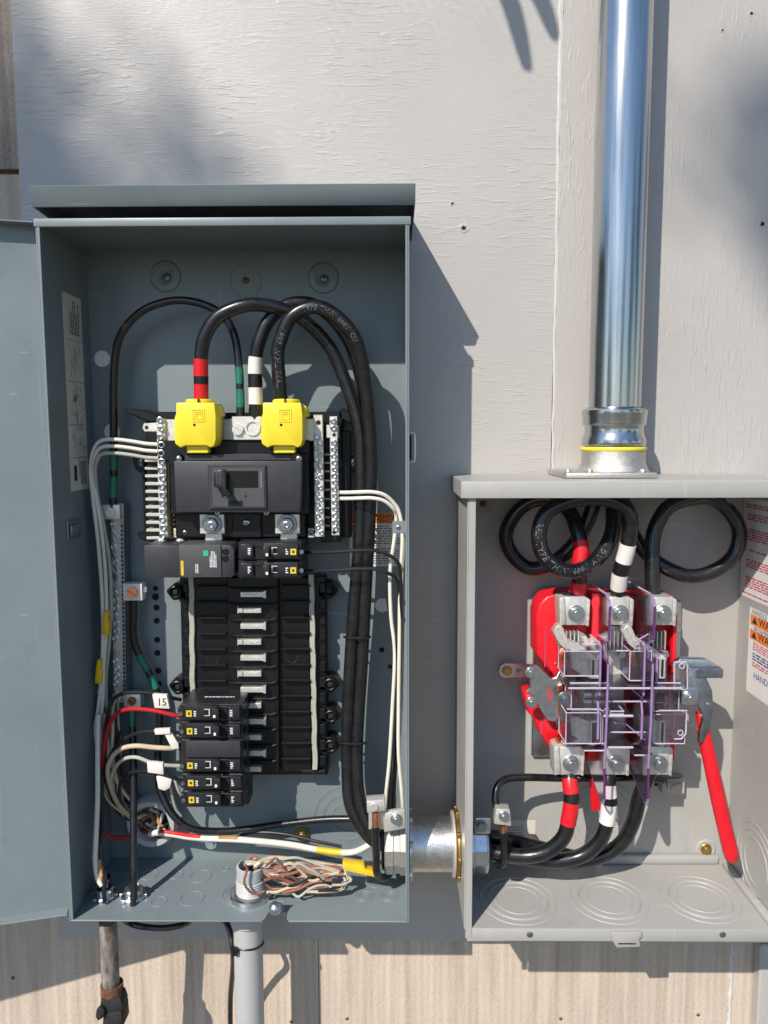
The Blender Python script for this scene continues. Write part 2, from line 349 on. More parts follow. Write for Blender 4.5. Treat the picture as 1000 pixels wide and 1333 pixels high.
def screw_at(name, parent, p, r, kind='slot', m='zinc', rot=(0, 0, 0)):
    k = (kind, m)
    if k not in SC: SC[k] = screw_mesh(kind, m)
    return inst(name, SC[k], parent, p, r, rot)
def text(s, size, p, m, parent, name='lettering', basis=None, sx=1.0, align='LEFT'):
    cu = bpy.data.curves.new('t', 'FONT'); cu.body = s; cu.size = size; cu.extrude = 0.00006; cu.resolution_u = 2; cu.align_x = align
    ob = bpy.data.objects.new('t', cu); COL.objects.link(ob)
    me = bpy.data.meshes.new_from_object(ob.evaluated_get(bpy.context.evaluated_depsgraph_get()))
    bpy.data.objects.remove(ob); bpy.data.curves.remove(cu); me.name = name
    X, Y, Z = basis or (Vector((1, 0, 0)), Vector((0, 0, 1)), Vector((0, -1, 0)))
    for v in me.vertices: q = v.co.copy(); v.co = X * q.x * sx + Y * q.y + Z * q.z
    me.materials.clear(); me.materials.append(M[m])
    return link(name, me, p, parent)
def print_lines(mb, o, X, Y, Z, w, h, rows, fill=.55, seed=1, gap=.25, mi=0):
    rg = random.Random(seed); o = Vector(o)
    for i in range(rows):
        y = h - (i + .5) * h / rows; t = h / rows * fill / 2; x = 0
        end = w * (1 if rg.random() > .2 else rg.uniform(.5, .9))
        while x < end - w * .03:
            l = min(end - x, w * rg.uniform(.05, .16))
            p = [o + X * (x + a * l) + Y * (y + b * t) for a, b in ((0, -1), (1, -1), (1, 1), (0, 1))]
            mb.add([q + Z * .00012 for q in p], [(0, 1, 2, 3)], mi); x += l + w * gap * .06 + w * .008
    return mb
def cable_print(string, path, r, start, size, parent, flip=1, sx=1.0):
    cu = bpy.data.curves.new('t', 'FONT'); cu.body = string; cu.size = size; cu.resolution_u = 1; ob = bpy.data.objects.new('t', cu); COL.objects.link(ob)
    me = bpy.data.meshes.new_from_object(ob.evaluated_get(bpy.context.evaluated_depsgraph_get())); bpy.data.objects.remove(ob); bpy.data.curves.remove(cu)
    if flip < 0: path = path[::-1]
    i = near(path, start); path = path[i:]; acc = [0.]
    for a, b in zip(path, path[1:]): acc.append(acc[-1] + (b - a).length)
    vs = []
    for v in me.vertices:
        sl = min(v.co.x * sx, acc[-1] - 1e-4); k = max(0, min(len(acc) - 2, next((j for j in range(len(acc) - 1) if acc[j + 1] >= sl), len(acc) - 2)))
        f = (sl - acc[k]) / (acc[k + 1] - acc[k]); p = path[k].lerp(path[k + 1], f); T = (path[k + 1] - path[k]).normalized(); V = Vector(CAMP) - p; V = (V - T * V.dot(T)).normalized(); B = V.cross(T)
        ph = (v.co.y - size * .35) / r; vs.append(p + (V * math.cos(ph) + B * math.sin(ph)) * (r * 1.012))
    fs = [list(q.vertices) for q in me.polygons]; bpy.data.meshes.remove(me)
    b = MB().add(vs, fs); return part('printed_legend', b, 'print_dim', parent)
EX, EZ, EN = Vector((1, 0, 0)), Vector((0, 0, 1)), Vector((0, -1, 0))
# ================================================================== setting
g = part('ground', MB().box(-150, 150, -150, 150, -.3, 0), 'soil'); g['kind'] = 'structure'
def zz(px, py, d): return W(px, py, d).z
BL = W(22, 180, 0).x; SEAM = W(725, 300, 0).x; BR = .62
BZ0 = zz(450, 1225, 0); BZ1 = H + .78
SY = .014
house = thing('house_wall', 'house wall of tan rough-sawn siding with vertical grain behind the painted boards', 'wall', (0, .03, 0))
sx = [-1.6, W(415, 1290, -SY).x, W(951, 1290, -SY).x, 1.7]
for i in range(3):
    for (z0, z1) in ([(0.02, zz(10, 227, -SY)), (zz(10, 220, -SY), H + 1.2)] if i == 0 else [(0.02, H + 1.2)]):
        part('siding_panel', MB().box(sx[i] + .0003, sx[i + 1] - .0003, SY, SY + .012, z0, z1), 'siding_weathered' if i == 0 and z0 > .5 else 'siding_wood', house, .0006)
part('sheathing', MB().box(-1.6, 1.7, SY + .012, SY + .05, 0.01, H + 1.21), 'paper_tan', house)
for (a, b) in ((379, 1330), (452, 1326), (730, 1326), (909, 1321), (17, 1273)):
    screw('nail_head', house, a, b, -SY, 2.6, 'pan', 'rusty_screw')
# corner trim and caulk right of the siding joint
rb = MB(); rng = random.Random(3); pth = []
for i in range(60):
    z = zz(951, 1228, -SY) + .01 - i * .006; pth.append((sx[2] + rng.uniform(-.001, .001), SY + .001, z))
part('caulk_bead', MB().tube(pth, [rng.uniform(.0022, .004) for _ in pth], 8), 'caulk', house)
tr = part('corner_trim', MB().box(W(986, 1290, 0).x, W(986, 1290, 0).x + .09, -.004, SY, .02, BZ0 - .001), 'painted_ply_vertical', None, .002)
tag(tr, 'grey painted vertical trim strip beside the tan siding under the boards', 'trim')
bd = thing('painted_backboard', 'pale grey painted plywood boards that carry both open boxes', 'board', ((BL + BR) / 2, 0, BZ0))
part('plywood_panel', MB().box(BL, SEAM - .0012, .0, SY - .0005, BZ0, BZ1), 'painted_ply', bd, .0008)
part('plywood_panel', MB().box(SEAM + .0012, BR, -.0012, SY - .0005, BZ0, BZ1), 'painted_ply_vertical', bd, .0008)
pth = []; rs = []
zt = BZ1; z = BZ0
while z < zt:
    up = max(0, min(1, (z - (H - .02)) / .5))
    cw = .0 if not rs else cw * .8 + rng.uniform(-.0005, .0005); rr_ = .0012 + up * (.0010 + abs(rng.gauss(0, .0009))); pth.append((SEAM + cw, .0006 + rng.uniform(0, .0008), z)); rs.append(rr_); z += rng.uniform(.004, .016)
part('caulk_bead', MB().tube(pth, rs, 7), 'caulk', bd)
# ragged paint runs along the lower edge of the board
mb = MB()
for i in range(14):
    x = W(430 + rng.uniform(-60, 100), 1226, 0).x
    mb.lathe([(0, -.003), (.0012, -.0025), (.0018 + rng.uniform(0, .0012), 0), (.0012, .002), (0, .003)], (x, .004, BZ0), (0, 0, 1), 8)
part('paint_drip', mb, 'painted_ply', bd)
for a, b, r in ((604, 297, 5), (589, 337 - 72, 2.4), (992, 292, 4.5), (978, 18, 3.2), (940, 40, 2.0)):
    p = W(a, b, 0); k = (D) / F * r * 1.5
    for j in range(4): an = rng.uniform(0, 6.28); part('paint_chip', MB().lathe([(0, .0006), (k * .22, .0004), (k * .36, -.0002)], p + Vector((math.cos(an) * k * .6, 0 if a < 725 else -.0012, math.sin(an) * k * .6)), (rng.uniform(-.3, .3), -1, rng.uniform(-.3, .3)), 6), 'painted_ply', bd)
    part('dent', MB().lathe([(0, -.0002), (k * .45, -.0003), (k * .62, .0003), (k * .8, .0002), (k * 1.0, -.0008)], p + Vector((0, 0 if a < 725 else -.0012, 0)), (0, -1, 0), 9), 'painted_ply', bd)
    part('nail_hole', MB().lathe([(0, .0001), (k * .4, .0001)], p + Vector((0, -.0001 if a < 725 else -.0013, 0)), (0, -1, 0), 9), 'hole_dark', bd)

# ================================================================== left: breaker panel box
LX0, LX1, LZ0, LZ1, LD = -.350, .0163, H - .522, H + .2105, .124
BK = .004                                   # back plate surface
pan = thing('electrical_panel', 'open blue-grey steel breaker panel box with rain hood and swung-open door', 'panel box', (LX0 / 2, 0, LZ0))
T = .0016
part('back_panel', MB().box(LX0, LX1, -BK, -.0012, LZ0, LZ1 + .003), 'enamel_blue_grey', pan)
for s_, x in ((0, LX0), (1, LX1)):
    b = MB().box(x - T if not s_ else x, x if not s_ else x + T, -LD, -.0013, LZ0 - T, LZ1 + .0035)
    x2 = x + (.0028 if not s_ else -.0024)
    b.box(x, x2, -LD - .0004, -LD + T, LZ0 + .001, LZ1)
    part('side_panel', b, 'enamel_blue_grey', pan, .0004)
fz1 = zz(290, 283, LD)
part('top_panel', MB().box(LX0, LX1, -LD + .0062, -.0013, fz1 - .0020, fz1 - .0004), 'enamel_blue_grey', pan)
n0, n1 = W(344, 1199, LD).x, W(373, 1199, LD).x
fl = [(LX0, -.0013), (LX1, -.0013), (LX1, -LD), (n1 + .003, -LD), (n1, -LD + .004), (n1 - .001, -LD + .016), (n0 + .002, -LD + .016), (n0, -LD + .004), (n0 - .003, -LD), (LX0, -LD)]
b = MB(); k = len(fl)
b.add([(x, y, LZ0) for x, y in fl] + [(x, y, LZ0 - T) for x, y in fl], [list(range(k)), list(range(2 * k - 1, k - 1, -1))] + [(i, i + k, (i + 1) % k + k, (i + 1) % k) for i in range(k)])
part('floor_panel', b, 'enamel_blue_grey', pan, .0003)
part('front_flange', MB().box(LX0 - .003, LX1 + .003, -LD - .0012, -LD + .006, zz(290, 294, LD), zz(290, 283, LD)), 'enamel_blue_grey', pan, .0009, 2)
hx0, hx1 = W(37, 255, .127).x, W(541, 255, .127).x; hz0, hz1 = zz(290, 268, .1203), zz(290, 240, .127)
yb = -.1190
b = MB().add([(hx0, yb - .0013, hz0), (hx1, yb - .0013, hz0), (hx1, yb, hz0), (hx0, yb, hz0), (hx0, -.1275, hz1), (hx1, -.1275, hz1), (hx1, -.1262, hz1), (hx0, -.1262, hz1)],
             [(3, 2, 1, 0), (4, 5, 6, 7), (0, 1, 5, 4), (1, 2, 6, 5), (2, 3, 7, 6), (3, 0, 4, 7)])
b.add([(hx0, -.1262, hz1 - .0016), (hx1, -.1262, hz1 - .0016), (hx1, 0, hz1 + .002), (hx0, 0, hz1 + .002), (hx0, -.1262, hz1), (hx1, -.1262, hz1), (hx1, 0, hz1 + .0036), (hx0, 0, hz1 + .0036)],
      [(3, 2, 1, 0), (4, 5, 6, 7), (0, 1, 5, 4), (1, 2, 6, 5), (2, 3, 7, 6), (3, 0, 4, 7)])
for x in (hx0, hx1 - .0013):
    b.add([(x, yb, hz0), (x + .0013, yb, hz0), (x + .0013, 0, hz0 - .004), (x, 0, hz0 - .004), (x, -.1262, hz1 - .0017), (x + .0013, -.1262, hz1 - .0017), (x + .0013, 0, hz1 + .0018), (x, 0, hz1 + .0018)],
          [(3, 2, 1, 0), (4, 5, 6, 7), (0, 1, 5, 4), (1, 2, 6, 5), (2, 3, 7, 6), (3, 0, 4, 7)])
part('rain_hood', b, 'enamel_blue_grey', pan, .0005)
# door: shallow pan hinged on the left front edge, swung past the face plane
ang = math.radians(14); hp = Vector((LX0 - .0035, -LD - .001, 0)); u = Vector((-math.cos(ang), -math.sin(ang), 0)); nn = Vector((math.sin(ang), -math.cos(ang), 0))
dz0, dz1 = H - .5165, H + .2125
def door_box(b, a0, a1, t0, t1, z0, z1):
    q = [hp + u * a + nn * t for t in (t0, t1) for a in (a0, a1)]
    vs = [(p.x, p.y, z) for z in (z0, z1) for p in q]
    return b.add(vs, [(0, 1, 3, 2), (4, 6, 7, 5), (0, 4, 5, 1), (2, 3, 7, 6), (0, 2, 6, 4), (1, 5, 7, 3)])
DW = .362
door = part('door', door_box(MB(), 0, DW, -.0155, -.014, dz0, dz1), 'enamel_blue_grey', pan, .0004)
part('door_lip', door_box(MB(), 0, DW, -.014, .0, dz1 - .0015, dz1), 'enamel_blue_grey', door, .0003)
part('door_lip', door_box(MB(), 0, DW, -.014, .0, dz0, dz0 + .0015), 'enamel_blue_grey', door, .0003)
part('door_lip', door_box(MB(), DW - .0016, DW, -.014, .0, dz0 + .0016, dz1 - .0016), 'enamel_blue_grey', door, .0003)
# knockouts, dimples, pale discs, screws
def ring(parent, p, axis, R, m, r=.00055, name='knockout'): return part(name, MB().torus(p, axis, R, r, 36, 6), m, parent)
for a, b_, r in ((261, 1141, 15), (250, 1170, 16), (207, 1174, 10.5), (194, 1139, 12), (229, 1139, 9.5), (205, 1156, 5), (404, 1166, 9), (404, 1166, 5), (474, 1167, 12), (474, 1167, 7), (507, 1167, 11.5), (507, 1167, 7), (490, 1150, 10.5), (294, 1131, 4.5), (318, 1163, 29), (318, 1163, 24), (440, 1128, 9)):
    p = WZ(a, b_, LZ0); ring(pan, p + Vector((0, 0, .0001)), (0, 0, 1), r * (D + p.y) / F, 'enamel_blue_grey')
for c_, rr in (((452, 1064), (20, 31, 33, 43, 45)),):
    for r in rr: p = W(*c_, BK); ring(pan, p, (0, 1, 0), r * D / F, 'enamel_blue_grey', .0006)
for a, b_ in ((216, 360), (421, 362)):
    p = W(a, b_, BK); k = 20 * D / F
    part('mounting_dimple', MB().lathe([(k, 0), (k * .9, .0022), (k * .55, .003), (k * .42, .0014), (k * .36, .0012)], p, (0, -1, 0), 32), 'enamel_blue_grey', pan)
    screw('screw', pan, a + 1, b_ + 1, BK + .0012, 5.5, 'pan', 'zinc_dark')
p = W(320, 366, BK); ring(pan, p, (0, 1, 0), 20 * D / F, 'enamel_blue_grey', .0008); screw('screw', pan, 320, 365, BK, 4.5, 'pan', 'rusty_screw')
for a, b_, r in ((133, 467, 10.5), (146, 562, 10.5), (498, 788, 9.5)):
    part('pale_disc', MB().lathe([(0, .0010), (r * .6 * D / F, .0012), (r * .9 * D / F, .0011), (r * D / F, .0002)], W(a, b_, BK), (0, -1, 0), 28), 'label_white', pan)  # pale round discs set on the back plate
screw('nut', pan, 394, 1086, BK + .001, 7, 'hex', 'brass'); screw('nut', pan, 275, 1098, BK + .001, 6, 'hex', 'zinc')
for a, b_, r in ((202.5, 766, 2.4), (202.5, 777, 3.2), (203.7, 791, 2.8), (204, 808, 2.8), (204.5, 833, 2.8), (205, 850, 2.8), (206, 873, 2.8), (206.5, 890, 2.8), (497, 846, 2.4), (508, 868, 2), (478, 774, 2.2)):
    part('screw_hole', MB().lathe([(0, .0002), (r * D / F, .0002), (r * 1.25 * D / F, .0007), (r * 1.5 * D / F, 0)], W(a, b_, BK), (0, -1, 0), 16), ['hole_dark'], pan)
b = MB(); p0 = WX(86, 678, LX0); p1 = WX(104, 698, LX0)
b.box(LX0, LX0 + .0016, p0.y, p1.y, p1.z, p0.z); b.box(LX0 + .0016, LX0 + .004, p0.y + .004, p1.y - .004, p1.z + .005, p0.z - .005)
part('door_tab', b, 'zinc_dark', pan, .0008)
b = MB(); a0 = W(511, 678, .112); a1 = W(528, 694, .112); b.box(a0.x, LX1 - .0005, -.114, -.112, a1.z, a0.z)
o = part('cover_tab', b, 'enamel_blue_grey', pan, .0006); screw_at('screw', o, Vector((a0.x + .006, -.114, (a0.z + a1.z) / 2)), .0028, 'pan')
for y_ in (335, 352): q = W(526, y_, .11); part('rivet', MB().lathe([(0, .0022), (.0016, .0018), (.0026, 0)], (LX1, q.y, q.z), (-1, 0, 0), 14), 'zinc', pan)
q0 = W(533, 563, .1); q1 = W(539, 602, .1)
b = MB().tube(smooth([(LX1 + T, -.1, q0.z - .001), (LX1 + .006, -.1, q0.z - .001), (LX1 + .0075, -.1, q0.z - .004), (LX1 + .0075, -.1, q1.z + .004), (LX1 + .006, -.1, q1.z + .001), (LX1 + T, -.1, q1.z + .001)], 4), .0013, 8)
part('latch_staple', b, 'zinc', pan); part('latch_plate', MB().box(LX1 + T, LX1 + .0045, -.106, -.094, q1.z + .003, q0.z - .003), 'black_plastic', pan)
b = MB(); sb = W(359, 1180, LD - .012)
part('cover_screw', MB().lathe([(0, .010), (.003, .0095), (.0058, .0075), (.0072, .004), (.0072, .002), (.0035, .001), (.0033, -.006)], (sb.x, -LD + .011, sb.z), (0, -1, .25), 24), 'zinc', pan)
part('screw_bracket', MB().box(sb.x - .009, sb.x + .009, -LD + .013, -LD + .0145, LZ0 + .0002, LZ0 + .014), 'enamel_blue_grey', pan, .0004)

# labels in the left box
def wall_label(name, c4, X, sgn, m, label, cat='label'):
    ps = [WX(a, b_, X) for a, b_ in c4]     # near-top, far-top, far-bottom, near-bottom
    y0 = (ps[0].y + ps[3].y) / 2; y1 = (ps[1].y + ps[2].y) / 2; z1 = (ps[0].z + ps[1].z) / 2; z0 = (ps[2].z + ps[3].z) / 2
    t = thing(name, label, cat, (X, (y0 + y1) / 2, z0))
    part('sheet', MB().box(X, X + sgn * .0003, y0, y1, z0, z1), m, t)
    # basis: text reads along +Y (away from viewer) on left wall, towards viewer on right wall
    XX = Vector((0, 1, 0)) if sgn > 0 else Vector((0, -1, 0)); o = Vector((X + sgn * .0003, y0 if sgn > 0 else y1, z0))
    return t, o, XX, EZ, Vector((sgn, 0, 0)), abs(y1 - y0), z1 - z0
t, o, XX, ZZ, NN, wd, ht = wall_label('wiring_diagram_label', ((79, 376), (103, 391), (117, 634), (94, 641)), LX0, 1, 'label_grey', 'tall narrow white wiring diagram sticker on left inner side of breaker panel')
b = MB(); rg = random.Random(5)
U = [(0, .012), (.17, .01), (.35, .01), (.56, .01), (.72, .01), (.985, .01)]
def lrect(b, o, x0, x1, y0, y1, mi=0): return b.add([o + XX * (wd * x) + ZZ * (ht * y) + NN * .00012 for x, y in ((x0, y0), (x1, y0), (x1, y1), (x0, y1))], [(0, 1, 2, 3)], mi)
for y in (.17, .34, .56, .77): lrect(b, o, .04, .96, y - .0012, y + .0012)
for y in (.12, .36, .5, .66): lrect(b, o, .5, .52, y - .05, y + .05)
for k in range(70):
    x = rg.uniform(.2, .85); y = rg.choice([rg.uniform(.58, .75), rg.uniform(.36, .54), rg.uniform(.19, .32)])
    if rg.random() < .5: lrect(b, o, x, x + rg.uniform(.02, .12), y, y + .003)
    else: lrect(b, o, x, x + .02, y, y + rg.uniform(.01, .04))
print_lines(b, o + XX * (wd * .3) + ZZ * (ht * .8), ZZ, -XX, NN, ht * .17, -wd * .55, 6, .5, 9)
print_lines(b, o + XX * (wd * .55) + ZZ * (ht * .03), ZZ, -XX, NN, ht * .12, -wd * .35, 6, .5, 10)
lrect(b, o, .2, .36, .05, .13)
part('print', b, 'ink_black', t)
wl = thing('warning_label', 'orange-headed white warning sticker on panel back behind the black cables', 'label', W(490, 737, BK))
A, B_ = W(455, 667.5, BK), W(524, 737, BK); C_ = W(490, 681, BK)
part('sheet', MB().box(A.x, B_.x, -BK - .0003, -BK, B_.z, C_.z - .0002), 'label_white', wl); part('header', MB().box(A.x, B_.x, -BK - .0004, -BK, C_.z, A.z), 'label_orange', wl)
text('WARNING', .0068, Vector((A.x + .021, -BK - .0006, C_.z + .0062)), 'ink_black', wl, sx=1.15)
text('ADVERTENCIA', .0062, Vector((A.x + .009, -BK - .0006, C_.z + .0007)), 'ink_black', wl, sx=1.15)
part('print', print_lines(MB(), Vector((A.x + .003, -BK - .0003, B_.z + .002)), EX, EZ, EN, B_.x - A.x - .006, C_.z - B_.z - .004, 16, .5, 21), 'ink_grey', wl)

# ================================================================== right: disconnect box
RD = .13; RX0 = W(617.5, 900, RD).x; RX1 = .4135; RZ1 = zz(800, 648, RD); RZ0 = zz(800, 1209, RD)
rbx = thing('disconnect_box', 'open pale grey steel disconnect switch box beneath the big conduit', 'switch box', ((RX0 + RX1) / 2, 0, RZ0))
part('back_panel', MB().box(RX0 - .008, RX1, -BK, -.0016, RZ0, RZ1), 'enamel_pale_grey', rbx)
zt = zz(800, 626, .133)
b = MB().box(RX0 - .0085, RX0 - .0070, -RD, -.0017, RZ0 - .002, RZ1 + .003); b.box(RX0 - .0070, RX0, -RD - .0003, -RD + .0014, RZ0 - .012, RZ1 + .003)
part('side_panel', b, 'enamel_pale_grey', rbx, .0005)
part('side_panel', MB().box(RX1, RX1 + .0015, -RD, -.0017, RZ0 - .002, RZ1 + .003), 'enamel_pale_grey', rbx, .0005)
lx = W(600.5, 637, .134).x
part('top_panel', MB().box(lx, RX1 + .004, -.134, -.0017, zt - .0018, zt), 'enamel_pale_grey', rbx, .0006)
part('top_lip', MB().box(lx, RX1 + .004, -.1345, -.1325, RZ1, zt - .0005), 'enamel_pale_grey', rbx, .0009, 2)
part('top_lip', MB().box(lx, lx + .0015, -.1324, -.002, RZ1, zt - .002), 'enamel_pale_grey', rbx, .0004)
b = MB().box(RX0 - .007, RX1, -RD, -.0017, RZ0 - .0015, RZ0)
part('floor_panel', b, 'enamel_pale_grey', rbx, .0004)
part('floor_lip', MB().box(RX0 + .0002, RX1 + .003, -RD - .0016, -RD, zz(800, 1224.5, RD), RZ0 + .0005), 'enamel_pale_grey', rbx, .0009, 2)
part('floor_bend', MB().box(RX0, RX1 - .012, -.0115, -BK, RZ0 + .0001, RZ0 + .0115), 'enamel_pale_grey', rbx, .003, 2)
part('corner_strip', MB().box(RX1 - .010, RX1 - .0002, -RD + .004, -.012, RZ0 + .0003, RZ0 + .006), 'enamel_pale_grey', rbx, .002, 2)
ta, tb = W(797, 1213, RD + .003), W(836, 1234, RD + .003)
b = MB().pp([(796, 1214), (836, 1213), (836, 1221), (833, 1222), (834, 1233), (803, 1234), (797, 1224)], RD + .0045, RD + .0022)
o = part('latch_tab', b, 'enamel_pale_grey', rbx, .0008, 2)
part('slot', MB().pb(805, 1228, 828, 1229.6, RD + .0047, RD + .004), 'hole_dark', o)
for a in (690, 941): part('dent', MB().lathe([(0, .0006), (.003, .0003), (.0042, -.0003)], W(a, 1217, RD + .0016), (0, -1, 0), 10), 'zinc_dark', rbx)
for a, b_ in ((674, 1172), (793, 1171), (912, 1170)):
    p = WZ(a, b_, RZ0); s_ = (D + p.y) / F
    for r in (30, 40, 42, 52): ring(rbx, p, (0, 0, 1), r * s_, 'enamel_pale_grey', .0007)
for r in (.026, .036, .044): ring(rbx, Vector((RX1, WX(985, 1105, RX1).y, zz(985, 1105, .045))), (1, 0, 0), r, 'enamel_pale_grey', .0008)
for r in (26, 38, 48): ring(rbx, W(785, 1062, BK), (0, 1, 0), r * D / F, 'enamel_pale_grey', .0006)
p = W(919, 1105, BK); part('mounting_dimple', MB().lathe([(.0125, 0), (.0105, .0012), (.007, .0008)], p, (0, -1, 0), 28), 'enamel_pale_grey', rbx)
screw('screw', rbx, 919, 1105, BK + .0008, 5.5, 'hex', 'brass')
for a, b_ in ((629, 656), (939, 656)):
    part('mounting_dimple', MB().lathe([(.011, 0), (.0095, .0015), (.006, .001)], W(a, b_, BK), (0, -1, 0), 28), 'enamel_pale_grey', rbx); screw('screw', rbx, a, b_, BK + .001, 4.5, 'pan', 'rusty_screw')
st = thing('silver_sticker', 'small silver sticker with tiny print behind cable lug in disconnect box', 'label', W(675, 1095, BK))
part('sheet', MB().pb(650, 1068, 697, 1095, BK + .0003, BK), 'label_grey', st)
a0 = W(662, 1092, BK + .0003); part('print', print_lines(MB(), a0, EX, EZ, EN, .018, .017, 5, .4, 4), 'ink_grey', st)
# labels on right inner wall
t, o, XX, ZZ, NN, wd, ht = wall_label('instruction_label', ((1032, 652), (966, 652), (966, 778), (1032, 800)), RX1, -1, 'label_white', 'white sheet of small red print on right inner wall of disconnect box')
b = MB()
for k, (y, n_, x0, x1) in enumerate(((.90, 2, .05, .95), (.78, 3, .1, .95), (.58, 5, .05, .95), (.47, 1, .02, .98), (.30, 4, .12, .9), (.10, 5, .12, .9), (.03, 1, .05, .7))):
    print_lines(b, o + XX * (wd * x0) + ZZ * (ht * y), XX, ZZ, NN, wd * (x1 - x0), ht * .022 * n_ * 1.1, n_, .55, 30 + k)
part('print', b, 'ink_red', t)
t, o, XX, ZZ, NN, wd, ht = wall_label('handle_warning_label', ((1045, 815), (974, 795), (974, 905), (1045, 945)), RX1, -1, 'label_white', 'white sticker with two orange warning bands on right inner wall of disconnect box')
B3 = (XX, ZZ, NN)
text('HANDLE', .0085, o + XX * .006 + ZZ * (ht * .935) + NN * .0002, 'ink_grey', t, basis=B3)
for y in (.81, .64):
    part('band', MB().add([o + XX * (wd * x) + ZZ * (ht * q) + NN * .0002 for x, q in ((.03, y), (.97, y), (.97, y + .115), (.03, y + .115))], [(0, 1, 2, 3)]), 'label_orange', t)
    text('WARNING', .0135, o + XX * (wd * .2) + ZZ * (ht * (y + .022)) + NN * .0003, 'ink_black', t, basis=B3)
    part('alert_triangle', MB().add([o + XX * (wd * x) + ZZ * (ht * (y + q)) + NN * .0003 for x, q in ((.06, .02), (.17, .02), (.115, .1))], [(0, 1, 2)]), 'ink_black', t)
b = MB(); print_lines(b, o + XX * (wd * .1) + ZZ * (ht * .76), XX, ZZ, NN, wd * .8, ht * .04, 2, .5, 51); print_lines(b, o + XX * (wd * .1) + ZZ * (ht * .40), XX, ZZ, NN, wd * .8, ht * .1, 3, .6, 52)
part('print', b, 'ink_blue', t)
b = MB(); print_lines(b, o + XX * (wd * .1) + ZZ * (ht * .52), XX, ZZ, NN, wd * .8, ht * .1, 4, .5, 53); print_lines(b, o + XX * (wd * .1) + ZZ * (ht * .33), XX, ZZ, NN, wd * .8, ht * .06, 2, .5, 54)
part('print', b, 'ink_red', t)
text('HANDLE', .011, o + XX * (wd * .14) + ZZ * (ht * .2) + NN * .0002, 'ink_blue', t, basis=B3)

# ================================================================== conduit riser on the hub
CXR, CYR = .2457, -.05
hub = thing('conduit_hub', 'cast aluminium hub bolted on top of the pale disconnect box', 'hub', (CXR, CYR, zt))
fz = zt; f1 = fz + .0065
hw0, hw1 = W(741, 617, .11).x, W(862, 617, .11).x
b = MB(); hc = (hw0 + hw1) / 2; hwid = (hw1 - hw0) / 2
b.box(hc - hwid, hc + hwid, CYR - .048, CYR + .046, fz + .0003, f1); part('flange', b, 'cast_aluminium', hub, .0015, 2)
for a, q in ((-.9, -.035), (-.45, -.042), (.72, -.042), (.9, .03)):
    screw_at('bolt', hub, Vector((hc + a * hwid, CYR + q, f1)), .0032, 'hex', 'zinc', (-math.pi / 2, 0, .4))
z1 = zz(800, 587, -CYR + .034); part('collar', MB().lathe([(.0385, 0), (.0365, .003), (.0345, .008), (.0345, z1 - f1 - .001), (.0335, z1 - f1), (.028, z1 - f1)], (CXR, CYR, f1 + .0002), (0, 0, 1), 48), 'cast_aluminium', hub)
z2 = zz(800, 583, .084); part('gasket', MB().lathe([(.028, -.001), (.0346, 0), (.0353, .001), (.0353, .0028), (.0345, .004), (.028, .0045)], (CXR, CYR, z1), (0, 0, 1), 48), 'yellow_plastic', hub)
ctop = zz(800, 529, .084); hh = ctop - z1 - .0045
coup = part('compression_coupling', MB().lathe([(.0285, 0), (.0338, .0005), (.0345, .003), (.034, .008), (.0318, .013), (.0312, .019), (.0318, .0225), (.0335, .0235), (.0342, .025), (.0338, hh * .55), (.0342, hh * .78), (.0352, hh * .85), (.0345, hh * .93), (.030, hh), (.0275, hh)], (CXR, CYR, z1 + .0045), (0, 0, 1), 48), 'galvanised')
tag(coup, 'shiny zinc compression coupling at the foot of the big conduit', 'coupling')
cd = part('conduit', MB().lathe([(.026, .0), (.0279, .0005)] + [(.0279, .03 + i * .05) for i in range(20)], (CXR, CYR, ctop - .004), (0, 0, 1), 64), 'galvanised')
tag(cd, 'large shiny galvanised conduit rising up the wall above the disconnect box', 'conduit')
# ================================================================== left interior: bus assembly
bus = thing('bus_assembly', 'black plastic bus base with rows of tinned stabs and two cream rails', 'bus base', W(330, 1010, .02))
BD = .032
part('upper_plate', MB().pp([(190, 537), (446, 537), (446, 700), (190, 700)], BD, BK + .004), 'black_plastic', bus, .0015)
for q in ((204, 536, 236, 552, .05, .01), (300, 545, 345, 556, .045, .01), (395, 536, 446, 556, .045, .01), (443, 560, 457, 700, .026, .01)):
    part('upper_shoulder', MB().pb(*q), 'black_plastic', bus, .0012)
def horn(pts, df, db, m='black_plastic', nm='bracket_horn'): return part(nm, MB().pp(pts, df, db), m, bus, .0012)
horn([(160, 531), (176, 532), (196, 536), (206, 541), (206, 550), (192, 549), (178, 543), (164, 537)], .045, .01)
horn([(440, 534), (447, 531), (455, 536), (459, 544), (455, 552), (448, 547), (441, 545)], .045, .01)
horn([(172, 596), (180, 591), (200, 590), (200, 613), (186, 617), (176, 611)], .02, .005)
horn([(440, 593), (462, 593), (465, 598), (465, 612), (460, 615), (440, 615)], .02, .005)
horn([(178, 694), (186, 690), (204, 690), (212, 696), (212, 704), (196, 705), (182, 702)], .045, .01)
horn([(415, 690), (440, 690), (447, 697), (444, 705), (418, 706)], .045, .01)
screw('screw', bus, 184, 602, .021, 6, 'pan', 'zinc'); screw('screw', bus, 460, 602, .021, 6, 'pan', 'zinc')
for y in range(11):                              # bright comb ribs outside the left neutral bar
    part('comb_rib', MB().pb(188 + y * .25, 597.5 + y * 10.1, 209 + y * .3, 601.5 + y * 10.1, .047, .012), 'tin', bus, .0006)
part('comb_spine', MB().pb(186, 594, 190, 704, .03, .008), 'black_plastic', bus, .0008)
for y0 in (590, 601, 612, 624, 636, 648, 660, 672, 683, 694):
    part('comb_rib', MB().pb(421, y0, 430, y0 + 3, .04, .012), 'zinc_dark', bus, .0004)
